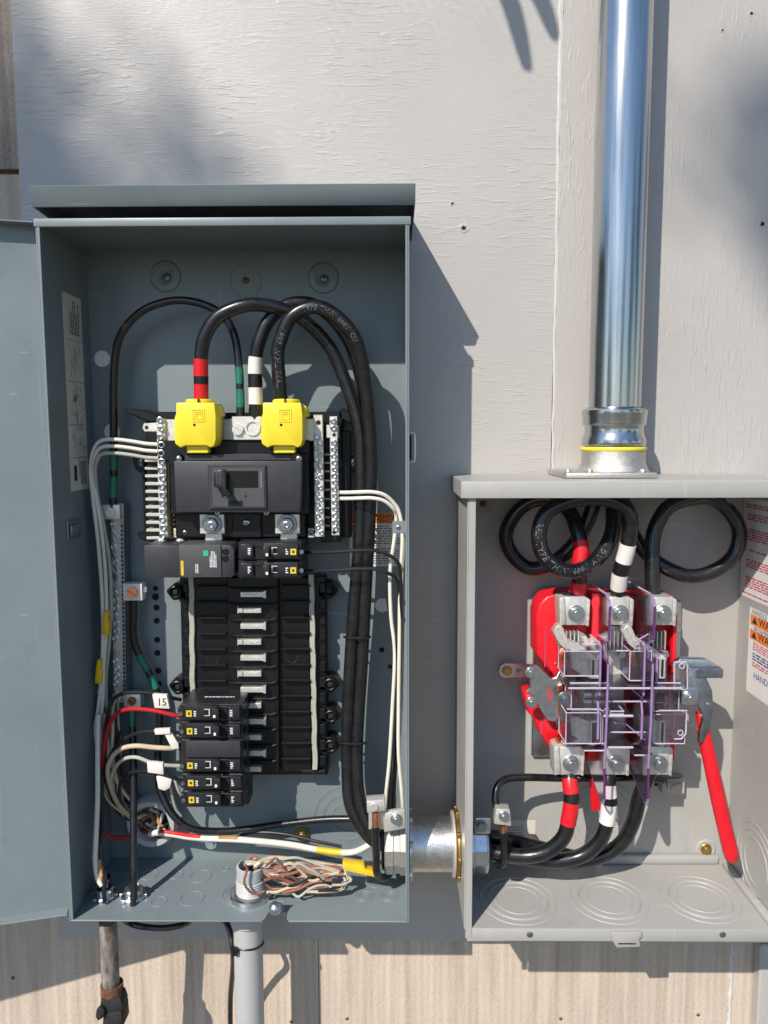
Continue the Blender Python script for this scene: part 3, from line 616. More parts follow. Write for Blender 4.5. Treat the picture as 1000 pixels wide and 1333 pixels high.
for y in range(17): part('comb_tooth', MB().pb(218 + y * .12, 601 + y * 6, 221 + y * .12, 604.5 + y * 6, .052, .03), 'cream_rail', bus, .0003)
# lower bed
part('lower_bed', MB().pp([(234, 750), (424, 750), (427, 1009), (240, 1009)], .024, BK + .002), 'black_plastic', bus, .001)
b = MB(); b.pp([(252, 752), (402, 752), (405, 1005), (256, 1005)], .029, .0242); b.pp([(296, 752), (362, 752), (364, 1005), (299, 1005)], .036, .0292)
part('lower_channel', b, 'black_plastic', bus, .0008)
for (xa, xb) in ((248.5, 251.5), (405, 410)):     # cream rails with jogged edges
    pts_l, pts_r = [], []
    for i in range(25):
        y = 748 + i * 10.6; x = xa + (xb - xa) * i / 24 + (.5 if (i // 2) % 2 else -.3)
        pts_l.append((x - 3.2, y)); pts_r.append((x + 3.4, y))
    part('rail', MB().pp(pts_l + pts_r[::-1], .033, .024), 'cream_rail', bus, .0004)
for i in range(12):                               # tinned stabs
    y = 774 + i * 20.7; dx = 2 if i % 2 else 0
    b = MB().pb(313 - dx, y - 3.2, 342 - dx, y + 3.4, .043, .034)
    fx = 341 if not i % 2 else 312 - dx
    b.pp([(fx, y - 3), (fx + (5 if not i % 2 else -1), y - 5.5), (fx + (5 if not i % 2 else -1), y + 5.5), (fx, y + 3.4), (fx + (0 if not i % 2 else 6), y + 3), (fx + (0 if not i % 2 else 6), y - 3)], .0445, .036)
    o = part('bus_stab', b, 'tin', bus, .0005)
    part('stab_slot', MB().pb(316 - dx, y - 1.2, 337 - dx, y + 1.0, .0432, .0425), 'tin_rough', o)
for i in range(12):                               # partition ribs
    y = 763 + i * 20.5
    part('rib', MB().pb(256, y, 294, y + 2.2, .037, .0292), 'black_plastic', bus, .0004)
    part('rib', MB().pb(366, y - 1, 404, y + 1.4, .037, .0292), 'black_plastic', bus, .0004)
    pt = [(298 + q * 6.2, y + (3.2 if 0 < q < 10 else 1) + .12 * (q - 5) * (5 - q) * -.12) for q in range(11)]
    part('rib', MB().tube(wp([(a, c, .0385) for a, c in pt], 2), .0014, 6), 'black_plastic', bus)
    part('side_tooth', MB().pb(416, y - 4, 424, y + 9, .029, .0242), 'black_plastic', bus, .0008)
    part('side_tooth', MB().pb(238 + i * .3, y - 4, 245 + i * .3, y + 9, .029, .0242), 'black_plastic', bus, .0008)
for a, c in ((277, 857), (380, 855)):
    o = part('moulded_mark', MB().torus(W(a, c, .0292), (0, 1, 0), .0068, .0004, 28, 5), 'charcoal_plastic', bus)
for a, c, sg in ((229, 770, -1), (232, 893, -1), (428, 768, 1), (430, 890, 1), (431, 931, 1), (431, 969.5, 1)):
    o = part('mounting_ear', MB().pp([(a - sg * 14, c - 9), (a + sg * 2, c - 11), (a + sg * 10, c - 4), (a + sg * 13, c), (a + sg * 8, c + 7), (a + sg * 3, c + 12), (a - sg * 14, c + 9)], .024, BK), 'black_plastic', bus, .0012)
    part('ear_boss', MB().lathe([(.0075, 0), (.0075, .004), (.0062, .0048), (.0052, .004), (.0048, .001)], W(a, c, .024), (0, -1, 0), 22), 'black_plastic', bus)
    screw('screw', bus, a, c, .0245, 3.6, 'hex', 'dark_iron')
part('bed_foot', MB().pp([(392, 1003), (424, 1003), (424, 1009), (392, 1009)], .03, .0242), 'black_plastic', bus, .001)

# ================================================================== main breaker
mbk = thing('main_breaker', 'large black main breaker between the silver terminal bars', 'breaker', W(311, 700, .04))
b = MB().pb(205, 573, 404, 600, .062, BD + .0003); b.pb(228, 660, 398, 700, .058, BD + .0003); b.pb(221, 590, 402, 670, .068, .055)
part('housing', b, 'black_plastic', mbk, .0015)
for a in (232, 388): part('corner_post', MB().lathe([(.0068, 0), (.0068, .012), (.006, .013), (0, .013)], W(a, 598, .07), (0, -1, 0), 20), 'black_plastic', mbk); screw('screw', mbk, a + 1, 597, .083, 4.2, 'pan', 'zinc')
part('front_cover', MB().pp([(226, 600), (393, 600), (391, 667), (229, 667)], .086, .0682), 'charcoal_plastic', mbk, .0014, 2)
part('cover_ridge', MB().pb(240, 591, 384, 600, .078, .066), 'charcoal_plastic', mbk, .001)
fp = part('face_plate', MB().pb(271, 605, 347, 663, .0885, .0862), 'charcoal_plastic', mbk, .001)
part('nameplate', MB().pb(276, 609, 344, 660, .0892, .0886), 'grain_plastic', fp, .0003)
part('handle_window', MB().pb(296, 613, 336, 635, .0894, .089), 'window_dark', fp)
hd = part('toggle_handle', MB().pp([(278, 613), (290, 611), (294, 616), (294, 636), (302, 645), (290, 646), (288, 636), (278, 634)], .100, .0893), 'breaker_plastic', mbk, .0012, 2)
part('moulded_mark', print_lines(MB(), W(281, 631, .1002), EZ, EX, EN, .015, .006, 2, .5, 6), 'grain_plastic', hd)
for a in (290, 320): part('pin_hole', MB().lathe([(0, .0001), (.0013, .0001)], W(a, 646, .0893), (0, -1, 0), 12), 'hole_dark', fp)
part('print', print_lines(MB(), W(339, 634, .0893), EZ, -EX, EN, .016, -.002, 1, .8, 8), 'ink_grey', fp)
part('latch_notch', MB().pb(297, 652, 316, 659, .0895, .0893), 'black_plastic', fp)
for a in (283, 347): screw('cover_screw', mbk, a, 667, .07, 4, 'pan', 'tin')
for a in (277, 375):
    o = part('line_terminal', MB().pb(a - 17, 669, a + 15, 695, .066, .05), 'tin', mbk, .0006); part('terminal_step', MB().pb(a - 10, 693, a + 12, 704, .060, .05), 'tin', o, .0006)
    screw('terminal_nut', o, a - 1, 682, .067, 9.5, 'hex', 'zinc_dark'); screw('terminal_stud', o, a - 2, 683, .075, 4.5, 'ring', 'zinc')
screw('center_screw', mbk, 321, 680, .062, 5.5, 'pan', 'zinc')
part('base_block', MB().pb(302, 668, 340, 700, .062, .0582), 'black_plastic', mbk, .001)
for a in (226, 401):
    o = part('bar_link', MB().pb(a, 688, a + 20 if a < 300 else a + 8, 700, .056, .045), 'tin_rough', mbk, .0005); screw('screw', o, a + (15 if a < 300 else 4), 693, .0565, 4, 'pan', 'zinc_dark')
# yellow lug covers
for i, (xa, lab) in enumerate(((226, 'bright yellow plastic lug cover under the red-taped cable'), (339, 'bright yellow plastic lug cover under the untaped black cable'))):
    x0, x1 = xa, xa + 58
    t = thing('lug_cover', lab, 'lug cover', W(xa + 29, 585, .06), 'yellow lug covers of the main breaker')
    o = [(x0 + 3, 524), (x1 - 5, 524), (x1 - 3, 540), (x1 - 3, 572), (x1 - 5, 580), (x1 - 10, 583), (x1 - 15, 580), (x0 + 15, 580), (x0 + 9, 583), (x0 + 2, 578), (x0 + .5, 570), (x0 + 1, 544), (x0 + 3, 538)]
    part('shell', MB().pp(o, .090, .052), 'yellow_plastic', t, .0014, 2)
    part('side_flare', MB().pp([(x1 - 18, 526), (x1 + 1, 528), (x1 + 5, 541), (x1, 543), (x1 - 4, 574), (x1 - 18, 570)], .074, .054), 'yellow_plastic', t, .0008)
    part('collar', MB().lathe([(.0145, 0), (.0150, .003), (.0138, .0045), (.0108, .0045)], W(xa + 34, 525.5, .070), (0, 0, 1), 28), 'yellow_plastic', t)
    part('snap_tab', MB().pb(x0 + 17, 580, x0 + 45, 590, .084, .072), 'yellow_plastic', t, .0008)
    q = W(xa + 32.5, 541, .0902)
    b = MB(); s_ = .0066; w_ = .0009
    for k_ in (s_, s_ * .66):
        b.box(q.x - k_, q.x + k_, -.0907, -.0899, q.z + k_ - w_, q.z + k_); b.box(q.x - k_, q.x + k_, -.0907, -.0899, q.z - k_, q.z - k_ + w_)
        b.box(q.x - k_, q.x - k_ + w_, -.0906, -.0899, q.z - k_, q.z + k_); b.box(q.x + k_ - w_, q.x + k_, -.0906, -.0899, q.z - k_, q.z + k_)
    k_ = .0024; b.box(q.x - k_, q.x - k_ + w_, -.0906, -.0899, q.z - k_, q.z + k_); b.box(q.x - k_, q.x + k_, -.0907, -.0899, q.z + k_ - w_, q.z + k_)
    b.box(q.x + k_ - w_, q.x + k_, -.0905, -.0899, q.z - k_ * .2, q.z + k_)
    part('square_emblem', b, 'yellow_plastic', t, .0002)
    part('test_hole', MB().lathe([(0, .0002), (.0014, .0002)], W(xa + 27, 553, .0902), (0, -1, 0), 14), 'hole_dark', t)
    part('wire_slit', MB().pb(xa + 31, 519, xa + 33, 527, .0865, .078), 'hole_dark', t)
nl = thing('neutral_lug', 'silver neutral lug block with round bore between the yellow covers', 'lug', W(322, 573, .05))
part('block', MB().pb(302, 542, 341, 573, .066, .05), 'tin', nl, .0008); screw('lug_screw', nl, 310, 559, .0662, 7, 'slot', 'tin', .6)
part('bore', MB().lathe([(.0085, 0), (.0085, .0016), (.0064, .0016), (.006, -.006), (0, -.006)], W(329, 557, .0662), (0, -1, 0), 28), 'tin_rough', nl)
part('link_plate', MB().pb(393, 545, 412, 574, .058, .05), 'tin', nl, .0006); part('link_plate', MB().pb(216, 546, 230, 576, .056, .05), 'tin', nl, .0006)
part('link_plate', MB().pb(290, 545, 303, 573, .057, .05), 'zinc_dark', nl, .0006)
# neutral terminal bars
def tbar(label, top, bot, wpx, d, screws, rpx, kind, extra=None, zig=0., m='tin_rough'):
    t = thing('terminal_bar', label, 'terminal bar', W(bot[0], bot[1], d - .008)); h = wpx / 2
    part('bar', MB().pp([(top[0] - h, top[1]), (top[0] + h, top[1]), (bot[0] + h, bot[1]), (bot[0] - h, bot[1])], d, d - .0085), m, t, .0005)
    for i, y in enumerate(screws):
        x = top[0] + (bot[0] - top[0]) * (y - top[1]) / (bot[1] - top[1]) + (zig if i % 2 else -zig)
        screw('terminal_screw', t, x + random.uniform(-.5, .5), y, d + random.uniform(.0006, .0018), rpx * random.uniform(.95, 1.05), kind, 'zinc')
    return t
t = tbar('silver neutral terminal bar holding three white wires left of main breaker', (209, 545), (213, 700), 11, .060, [547 + i * 10.75 for i in range(15)], 4.5, 'ring', zig=.6)
b = MB().pp([(187, 551), (205, 550), (205, 562), (188, 562), (185, 557)], .055, .051); o = part('end_lug', b, 'tin_rough', t, .0006); part('lug_hole', MB().lathe([(0, .0001), (.0021, .0001)], W(191, 556.5, .0551), (0, -1, 0), 14), 'hole_dark', o)
part('bar_back', MB().pp([(214, 546), (219, 546), (222, 700), (217, 700)], .054, .048), 'brass', t, .0004)
t = tbar('bare silver terminal bar without wires beside main breaker, zigzag screws', (414, 540), (416, 699), 12, .060, [569 + i * 7.3 for i in range(18)], 3.5, 'ring', zig=2.2)
part('lug_hole', MB().lathe([(0, .0001), (.0026, .0001)], W(414.5, 550, .0602), (0, -1, 0), 14), 'hole_dark', t)
t = tbar('silver terminal bar feeding two white wires right of main breaker', (434, 542), (437, 697), 10, .060, [548, 557] + [576 + i * 8.6 for i in range(14)], 3.9, 'ring')
part('bar_bracket', MB().pb(425, 553, 441, 570, .056, .046), 'tin', t, .0006)
for y in (566, 693): part('lug_hole', MB().lathe([(0, .0001), (.002, .0001)], W(435, y, .0602), (0, -1, 0), 14), 'hole_dark', t)

# ================================================================== surge protector + branch breakers
sp = thing('surge_protector', 'wide black surge module with green square and yellow tag', 'module', W(246, 752, .04))
part('housing', MB().pb(188, 710, 234, 752, .088, .040), 'charcoal_plastic', sp, .001, 2)
part('label_face', MB().pb(233, 709, 288, 752, .0888, .040), 'grain_plastic', sp, .001, 2)
part('end_cap', MB().pp([(287, 709), (300, 710), (305, 715), (305, 748), (301, 752), (287, 752)], .087, .040), 'charcoal_plastic', sp, .0008, 2)
b = MB().pb(235.5, 730, 239, 749, .0890, .0887); part('yellow_tag', b, 'ink_yellow', sp); part('green_square', MB().pb(264.5, 716.5, 271, 723.5, .0890, .0887), 'ink_green', sp)
part('print', print_lines(MB(), W(273, 738.5, .0889), EZ, EX, EN, .0175, .0078, 5, .55, 14), 'ink_white', sp)
part('print', print_lines(MB(), W(254, 746, .0889), EZ, EX, EN, .010, .004, 2, .5, 15), 'ink_white', sp)
for y in (718, 727): part('indicator', MB().lathe([(.0036, 0), (.0036, .0006), (.003, .0008), (.0028, .0002), (0, .0002)], W(293.5, y, .0871), (0, -1, 0), 20), 'black_plastic', sp)
for a in (205, 229): screw('terminal_screw', sp, a + 6, 705, .052, 6, 'pan', 'tin')

def breaker(label, x0, x1, y0, y1, mirror, group, blank=None, amps='20', dark=False):
    """one plug-in breaker; mirror=False: outer (wire) end at the left"""
    f = (lambda a: x0 + (x1 - x0) * a) if not mirror else (lambda a: x1 - (x1 - x0) * a)
    t = thing('circuit_breaker', label, 'breaker', W((x0 + x1) / 2, y1, .05), group)
    ya = blank if blank else y0
    def pbx(m_, a, ya_, b_, yb_, df, db, *r): A, B2 = sorted((f(a), f(b_))); return m_.pb(A, ya_, B2, yb_, df, db, *r)
    hh_ = y1 - ya
    b = MB(); pbx(b, -.07, y0 - 2.3, 1.04, y1 + 2.2, .0825, .026); pbx(b, -.12, y0 + 2, -.0, y1 - 1, .062, .028)
    pbx(b, 1.0, y0 + 1, 1.14, y1 - 1, .056, .030)
    part('case', b, 'breaker_plastic', t, .0012)
    part('front_left_block', pbx(MB(), 0, ya, .60, y1, .0885, .0827), 'breaker_plastic', t, .0009, 2)
    part('front_right_block', pbx(MB(), .78, ya + 1, 1.0, y1 - .5, .0870, .0827), 'breaker_plastic', t, .0009, 2)
    part('bridge', pbx(MB(), .60, ya + .5, .78, ya + hh_ * .22, .0845, .0827), 'breaker_plastic', t, .0005)
    if blank: part('blank_cover', pbx(MB(), 0, y0, 1.0, blank - 1.5, .0880, .0827), 'charcoal_plastic', t, .0012, 2)
    part('toggle', pbx(MB(), .50, ya + hh_ * .2, .62, y1 - .5, .0955, .0887), 'breaker_plastic', t, .0012, 2)
    part('toggle_well', pbx(MB(), .62, ya + hh_ * .25, .775, y1 - 1, .0832, .0827), 'hole_dark', t)
    ym = ya + hh_ * .56
    q = part('yellow_emblem', pbx(MB(), .03, ym - 4.0, .135, ym + 4.2, .0890, .0884), 'ink_yellow', t, .0002)
    part('emblem_dot', pbx(MB(), .065, ym - 1.6, .10, ym + 1.6, .0892, .0889), 'ink_black', q)
    b = MB(); a0, a1 = sorted((f(.17), f(.215))); o = W(a0, ym + 4, .0887)
    print_lines(b, o, EX, EZ, EN, W(a1, ym, .0887).x - o.x, .007, 3, .6, int(y0) % 97, 0)
    pbx(b, .52, ym + 2, .56, ym + 5.5, .0957, .0954); a0, a1 = sorted((f(.82), f(.87))); o = W(a0, ym + 4, .0872)
    print_lines(b, o, EX, EZ, EN, W(a1, ym, .0872).x - o.x, .008, 4, .6, int(y0) % 89, 0)
    part('print', b, 'ink_white', t)
    b = MB(); xa, xb = .36, .46; th = .018
    pbx(b, xa, ym - 6, xb, ym - 5, .0889, .0884); pbx(b, xb - th, ym - 5, xb, ym + 3, .0889, .0884); pbx(b, xa, ym + 2.2, xb - th, ym + 3, .0889, .0884)
    part('test_window_frame', b, 'label_grey', t); part('test_window', pbx(MB(), xa + .004, ym - 5, xb - th - .003, ym + 2, .0887, .0884), 'window_dark', t)
    for k_ in range(3): part('vent_hole', MB().lathe([(0, .0001), (.0009, .0001)], W(f(.84 + k_ * .06), y1 - 3.2, .0872), (0, -1, 0), 10), 'hole_dark', t)
    screw('wire_screw', t, f(-.06), (ya + y1) / 2 + 1, .083, 3, 'slot', 'zinc_dark')
    return t
GL, GR = 'breakers plugged into the left side of the bus', 'breakers plugged into the right side of the bus'
breaker('black breaker on right of bus, beside surge module top half', 313, 388, 707.5, 727, True, GR)
breaker('black breaker on right of bus, just above the first bare stab', 313, 388, 732, 751, True, GR)
t1 = breaker('topmost black breaker of left stack, fed by red wire', 240, 312, 919, 937, False, GL)
breaker('black breaker of left stack between red-wired one and blank-faced one', 241, 312.5, 942, 960, False, GL)
breaker('double-height black breaker with blank upper face in left stack', 241.5, 313, 965, 1004, False, GL, blank=988)
breaker('black breaker of left stack directly under the blank-faced one', 242.5, 314, 1010, 1027, False, GL)
breaker('lowest black breaker of left stack above the red and white cable', 243.5, 314, 1032, 1049, False, GL)
part('moulded_print', print_lines(MB(), WZ(266, 908, zz(276, 919, .0825) + .0026), EX, Vector((0, 1, 0)), EZ, .034, .0034, 1, .8, 3), 'ink_white', t1)

# ================================================================== ground bar
gb = thing('ground_bar', 'long narrow ground bar with many blue-zinc screws on left of panel', 'terminal bar', W(155, 915, BK))
part('bar', MB().pp([(144, 668), (160, 668), (164, 915), (148, 915)], .022, .006), 'tin_rough', gb, .0006)
part('bar_flange', MB().pp([(157, 660), (161, 660), (165, 915), (161, 915)], .026, .005), 'zinc_dark', gb, .0004)
for i in range(24):
    y = 682 + i * 9.9; x = 148.5 + (y - 668) * 4 / 247
    if i in (8, 16): continue
    screw('terminal_screw', gb, x + (1 if i % 3 else -1), y, .0222, 4.3, random.choice(('ring', 'ring', 'slot')), 'zinc')
for i in range(40): part('bar_notch', MB().pb(157 + i * .1, 684 + i * 5.6, 159.5 + i * .1, 686.5 + i * 5.6, .0265, .0255), 'hole_dark', gb)
def lug(label, x0, y0, x1, y1, d, m='tin', sm='tin', tilt=0., parent=None, depth=.014):
    t = thing('wire_lug', label, 'lug', W((x0 + x1) / 2, y1, d - depth)); a = MB().pb(x0, y0, x1, y1, d, d - depth)
    if tilt: a.rot(0, W((x0 + x1) / 2, (y0 + y1) / 2, d), 'Y', tilt)
    part('block', a, m, t, .0008, 2); screw('lug_screw', t, (x0 + x1) / 2, (y0 + y1) / 2, d + .0002, min(x1 - x0, y1 - y0) * .33, 'slot', sm, .6); return t
t = lug('square silver lug at top end of the ground bar', 133, 657, 156, 676, .034)
part('back_strap', MB().pb(150, 655, 161, 672, .028, .01), 'zinc_dark', t, .0005)
t = lug('white aluminium lug with copper screw at middle of the ground bar', 160, 760, 185, 782, .034, 'label_white', 'copper')
part('wire_stub', MB().pb(184, 764, 190, 772, .03, .024), 'label_white', t, .001)
lug('silver lug with rusty screw at bottom end of the ground bar', 161, 904, 183, 921, .034, 'tin', 'rusty_screw')
# ================================================================== main cables, left box
RC = .0074
cable('main_cable', [(262, 524, .070), (262, 500, .072), (262, 466, .074), (267, 440, .076), (284, 413, .078), (314, 399, .078), (346, 398, .074), (378, 406, .066), (408, 428, .058), (432, 458, .052), (452, 500, .05), (465, 555, .05), (470, 620, .05), (469, 700, .05), (463, 780, .05), (457, 860, .05), (453, 940, .05), (452, 1000, .05), (457, 1045, .055), (472, 1080, .06), (495, 1100, .062), (530, 1104, .062), (560, 1104, .062)],
      RC, 'cable_black', 'thick black cable with red tape bands entering first yellow cover', 'cable', 'main feeder cables', [((262, 520), (262, 502), 'tape_red', 'tape_band'), ((262, 502), (262, 488), 'tape_black', 'tape_band'), ((262, 488), (262, 465), 'tape_red', 'tape_band')], 16)
cable('main_cable', [(333, 550, .058), (333, 520, .060), (333, 470, .062), (338, 440, .064), (352, 415, .064), (376, 398, .062), (404, 396, .058), (432, 412, .052), (455, 448, .046), (470, 500, .04), (477, 570, .036), (479, 660, .035), (474, 760, .035), (467, 860, .036), (462, 950, .036), (462, 1010, .038), (470, 1060, .045), (490, 1090, .05), (530, 1096, .052), (560, 1096, .052)],
      RC, 'cable_black', 'thick black cable with white tape bands entering the neutral lug', 'cable', 'main feeder cables', [((333, 545), (333, 530), 'tape_black', 'tape_band'), ((333, 528), (333, 507), 'tape_white', 'tape_band'), ((333, 507), (333, 490), 'tape_black', 'tape_band'), ((333, 490), (333, 464), 'tape_white', 'tape_band')], 16)
mpath, mt = cable('main_cable', [(366, 524, .072), (364, 500, .075), (362, 462, .08), (366, 436, .083), (378, 415, .085), (398, 402, .085), (420, 402, .084), (442, 414, .080), (460, 438, .075), (473, 475, .068), (480, 530, .06), (482, 600, .055), (481, 680, .052), (477, 760, .05), (470, 860, .05), (465, 940, .05), (464, 1000, .052), (470, 1045, .058), (484, 1082, .066), (505, 1102, .07), (530, 1108, .072), (560, 1108, .072)],
      RC, 'cable_black', 'thick black cable without tape entering second yellow cover', 'cable', 'main feeder cables', [((366, 524), (365, 518), 'tape_black', 'cable_end')], 16)
cable_print('TYPE THW  600V', mpath, RC * 1.0, (363, 505), .0085, mt, 1, 1.0)
cable_print('TYPE THW  600V  CU', mpath, RC, (392, 404), .0075, mt, 1, 1.0)
for i, (a, b_, c_) in enumerate(((458, 646, 492), (448, 829, 482), (442, 967, 477))):
    p = wp([(a, b_, .052), (a + 3, b_ + 1, .060), ((a + c_) / 2, b_ + 2, .0615), (c_ - 3, b_ + 1, .060), (c_, b_, .052), (c_ - 2, b_, .036), ((a + c_) / 2, b_, .028), (a + 2, b_, .036), (a, b_, .05)], 4)
    o = part('zip_tie', MB().tube(p, .0013, 6), 'tape_black'); tag(o, ('black zip tie round the main cables beside the terminal bars', 'black zip tie round the main cables beside the bare bus stabs', 'black zip tie round the main cables beside lowest bus ear')[i], 'zip tie', 'zip ties on the main cables')
GW = .0044
cable('ground_wire', [(147, 660, .03), (148, 620, .03), (148, 560, .032), (148, 500, .034), (152, 452, .036), (164, 425, .04), (190, 402, .045), (228, 391, .048), (264, 396, .05), (292, 412, .052), (306, 440, .054), (311, 478, .056), (313, 520, .057), (313, 548, .058)],
      GW, 'cable_black', 'black ground wire with green tape arching from ground bar to neutral lug', 'wire', None, [((313, 540), (313, 528), 'tape_black', 'tape_band'), ((312, 528), (312, 508), 'tape_green', 'tape_band'), ((311, 497), (310, 476), 'tape_green', 'tape_band'), ((147, 645), (148, 622), 'tape_green', 'tape_band'), ((148, 608), (148, 594), 'tape_green', 'tape_band')], 12)
cable('ground_wire', [(174, 778, .026), (174, 800, .026), (174, 830, .024), (183, 856, .022), (196, 880, .02), (206, 905, .02), (208, 940, .02), (206, 985, .022), (207, 1020, .026), (216, 1046, .032), (230, 1066, .036), (254, 1080, .036), (300, 1082, .03), (360, 1074, .025), (420, 1067, .025), (470, 1066, .03)],
      GW, 'cable_black', 'black ground wire with green tape dropping behind breakers then running right', 'wire', None, [((183, 852), (192, 872), 'tape_green', 'tape_band'), ((197, 878), (204, 894), 'tape_green', 'tape_band')], 12)
cable('ground_wire', [(172, 918, .026), (173, 960, .034), (174, 1010, .05), (174, 1060, .066), (174, 1110, .082), (174, 1160, .093), (174, 1180, .097)],
      GW * .95, 'cable_black', 'straight black ground wire dropping from lug to floor connector', 'wire', None, [((172, 926), (172.5, 948), 'tape_green', 'tape_band')], 12)
# thin wires --------------------------------------------------------
w12 = .0021
GWW = 'thin white wires of the left terminal bar'
for i, (y, lab) in enumerate(((571.5, 'upper white wire looping from left terminal bar down the side'), (580.5, 'middle white wire looping from left terminal bar down the side'), (589.5, 'lower white wire looping from left terminal bar down the side'))):
    ex = ((206, y + 7, .056), (190, y + 6, .056), (172, y + 3, .056), (150, y + .5, .056), (132, y + 2, .054), (122 + i * 1.5, y + 14, .05), (118 + i * 3, y + 40 - i * 6, .046))
    low = [[(121, 650, .044), (127, 700, .042), (132, 760, .04), (134, 820, .04), (132, 880, .04), (128, 920, .042), (124, 950, .045), (128, 985, .045), (133, 1010, .045)],
           [(124, 640, .042), (132, 690, .04), (137, 740, .038), (139, 800, .037), (138, 830, .038), (135, 870, .04), (134, 910, .04), (131, 950, .04), (136, 1000, .04)],
           [(127, 645, .04), (136, 690, .036), (143, 735, .034), (145, 790, .034), (142, 840, .034), (138, 880, .034), (138, 920, .035), (137, 960, .036), (141, 1010, .038)]][i]
    cable('wire', list(ex) + low, w12, 'wire_white' if i != 2 else 'wire_grey', lab, 'wire', GWW)
for i, (a, b_, lab) in enumerate(((138, 812, 'small yellow tape flag on white wire beside middle of ground bar'), (129, 875, 'larger yellow tape flag on white wires beside lower ground bar'))):
    o = part('tape_flag', MB().pp([(a - 3, b_ - 16), (a + 3, b_ - 16), (a + 2, b_ - 2), (a + 4, b_), (a + 3, b_ + 16), (a - 6, b_ + 15), (a - 5, b_ - 1)], .046, .037), 'yellow_tape', None, .0012, 2); tag(o, lab, 'tape flag', 'yellow tape flags on the white wires')
# feeds of the left breakers
cable('wire', [(234, 932, .064), (222, 930, .066), (200, 925, .066), (175, 923, .064), (157, 926, .06), (145, 938, .056), (138, 960, .052), (133, 1000, .05), (128, 1045, .048), (128, 1068, .046), (136, 1085, .04), (152, 1091, .03), (175, 1088, .02), (190, 1082, .012)], w12 * 1.12, 'wire_red', 'red wire from topmost left breaker sweeping down to back bushing', 'wire')
cable('wire', [(236, 911, .05), (222, 908, .056), (204, 903, .06), (185, 901, .06), (165, 902, .058), (150, 908, .056), (141, 925, .052), (136, 960, .05), (138, 1005, .048), (146, 1040, .04), (160, 1062, .025), (185, 1068, .012)], w12, 'wire_black', 'black wire with hand-lettered tag arching above the red wire', 'wire')
cable('wire', [(234, 954, .062), (218, 953, .066), (200, 952, .066), (180, 954, .064), (162, 962, .06), (148, 976, .056), (140, 998, .052), (144, 1030, .046), (156, 1055, .03), (185, 1062, .012)], w12, 'wire_black', 'black wire from second left breaker curling into the side bundle', 'wire')
cable('wire', [(234, 972, .058), (222, 974, .064), (200, 973, .066), (178, 971, .066), (160, 974, .062), (147, 984, .058), (140, 1004, .054), (146, 1030, .048), (158, 1052, .036), (176, 1064, .02), (200, 1058, .010)], w12 * 1.3, 'wire_cream', 'cream wire crossing from blank-faced breaker into the side bundle', 'wire')
cable('wire', [(234, 997, .062), (215, 996, .066), (195, 992, .066), (178, 986, .064), (162, 988, .06), (150, 1000, .056), (144, 1020, .05), (152, 1045, .04), (170, 1062, .025), (190, 1066, .012)], w12, 'wire_grey', 'grey wire under the cream wire leading to a blank white tag', 'wire')
cable('wire', [(236, 1016, .062), (222, 1011, .066), (204, 1006, .066), (186, 1004, .062), (170, 1006, .056), (158, 1016, .05), (156, 1040, .04), (168, 1060, .024), (196, 1072, .010)], w12, 'wire_black', 'dark wire from fourth left breaker curling into the side bundle', 'wire')
cable('wire', [(238, 1038, .058), (232, 1028, .062), (226, 1012, .062), (222, 1022, .056), (228, 1050, .046), (236, 1062, .04)], w12 * .8, 'wire_grey', 'thin grey wire folded beside lowest left breaker', 'wire')
rg = random.Random(11)
SPEC = ('outermost of the side bundle', 'against the side wall in side bundle', 'curving from side bundle into back bushing', 'looping low from side bundle into back bushing', 'crossing over the side bundle')
for i in range(20):
    c_ = ('cream', 'black', 'grey', 'tan')[i % 4]; m_ = ('wire_cream', 'wire_black', 'wire_grey', 'paper_tan')[i % 4]; k = i // 4
    x = 128 + (i * 7 % 20) * 1.35; y0 = 890 + rg.uniform(0, 70); lo = (0, 6, 0, 16, -8)[k]; d0 = .046 - (i * 5 % 20) * .0011
    cable('wire', [(x + rg.uniform(-4, 4), y0, d0 - .004), (x + rg.uniform(-5, 4), y0 + 35, d0), (x + rg.uniform(-4, 5), 985 + rg.uniform(-8, 8), d0), (x + 5 + rg.uniform(-4, 5), 1018 + lo, d0), (148 + k * 4 + rg.uniform(-4, 4), 1042 + lo + rg.uniform(-5, 6), d0 * .8), (168 + k * 3, 1058 + lo * .6 + rg.uniform(-6, 6), .018), (192 + k * 3, 1062 + rg.uniform(-10, 10), .006)], w12 * rg.uniform(.62, .95), m_, c_ + ' wire ' + SPEC[k], 'wire', 'wires of the side bundle', n=8, subd=5)
cable('wire', [(128, 930, .05), (127, 980, .06), (127, 1040, .075), (125, 1090, .085), (124, 1120, .09), (127, 1143, .094), (133, 1153, .096)], w12 * 1.35, 'wire_white', 'long white wire dropping to the left floor connector', 'wire')
cable('wire', [(134, 1000, .05), (132, 1050, .062), (132, 1100, .08), (135, 1150, .095), (136, 1175, .098)], w12 * 1.2, 'wire_black', 'black wire dropping beside the white one to left floor connector', 'wire')
o = part('paper_filler', MB().tube(wp([(131, 1118, .086), (130, 1132, .089), (134, 1146, .092), (134, 1158, .094)], 4), [.001 + .0045 * math.sin(math.pi * min(1, i / 12 + .1)) for i in range(13)], 9), 'paper_tan'); tag(o, 'frayed tan paper filler sticking out of left floor connector', 'paper')
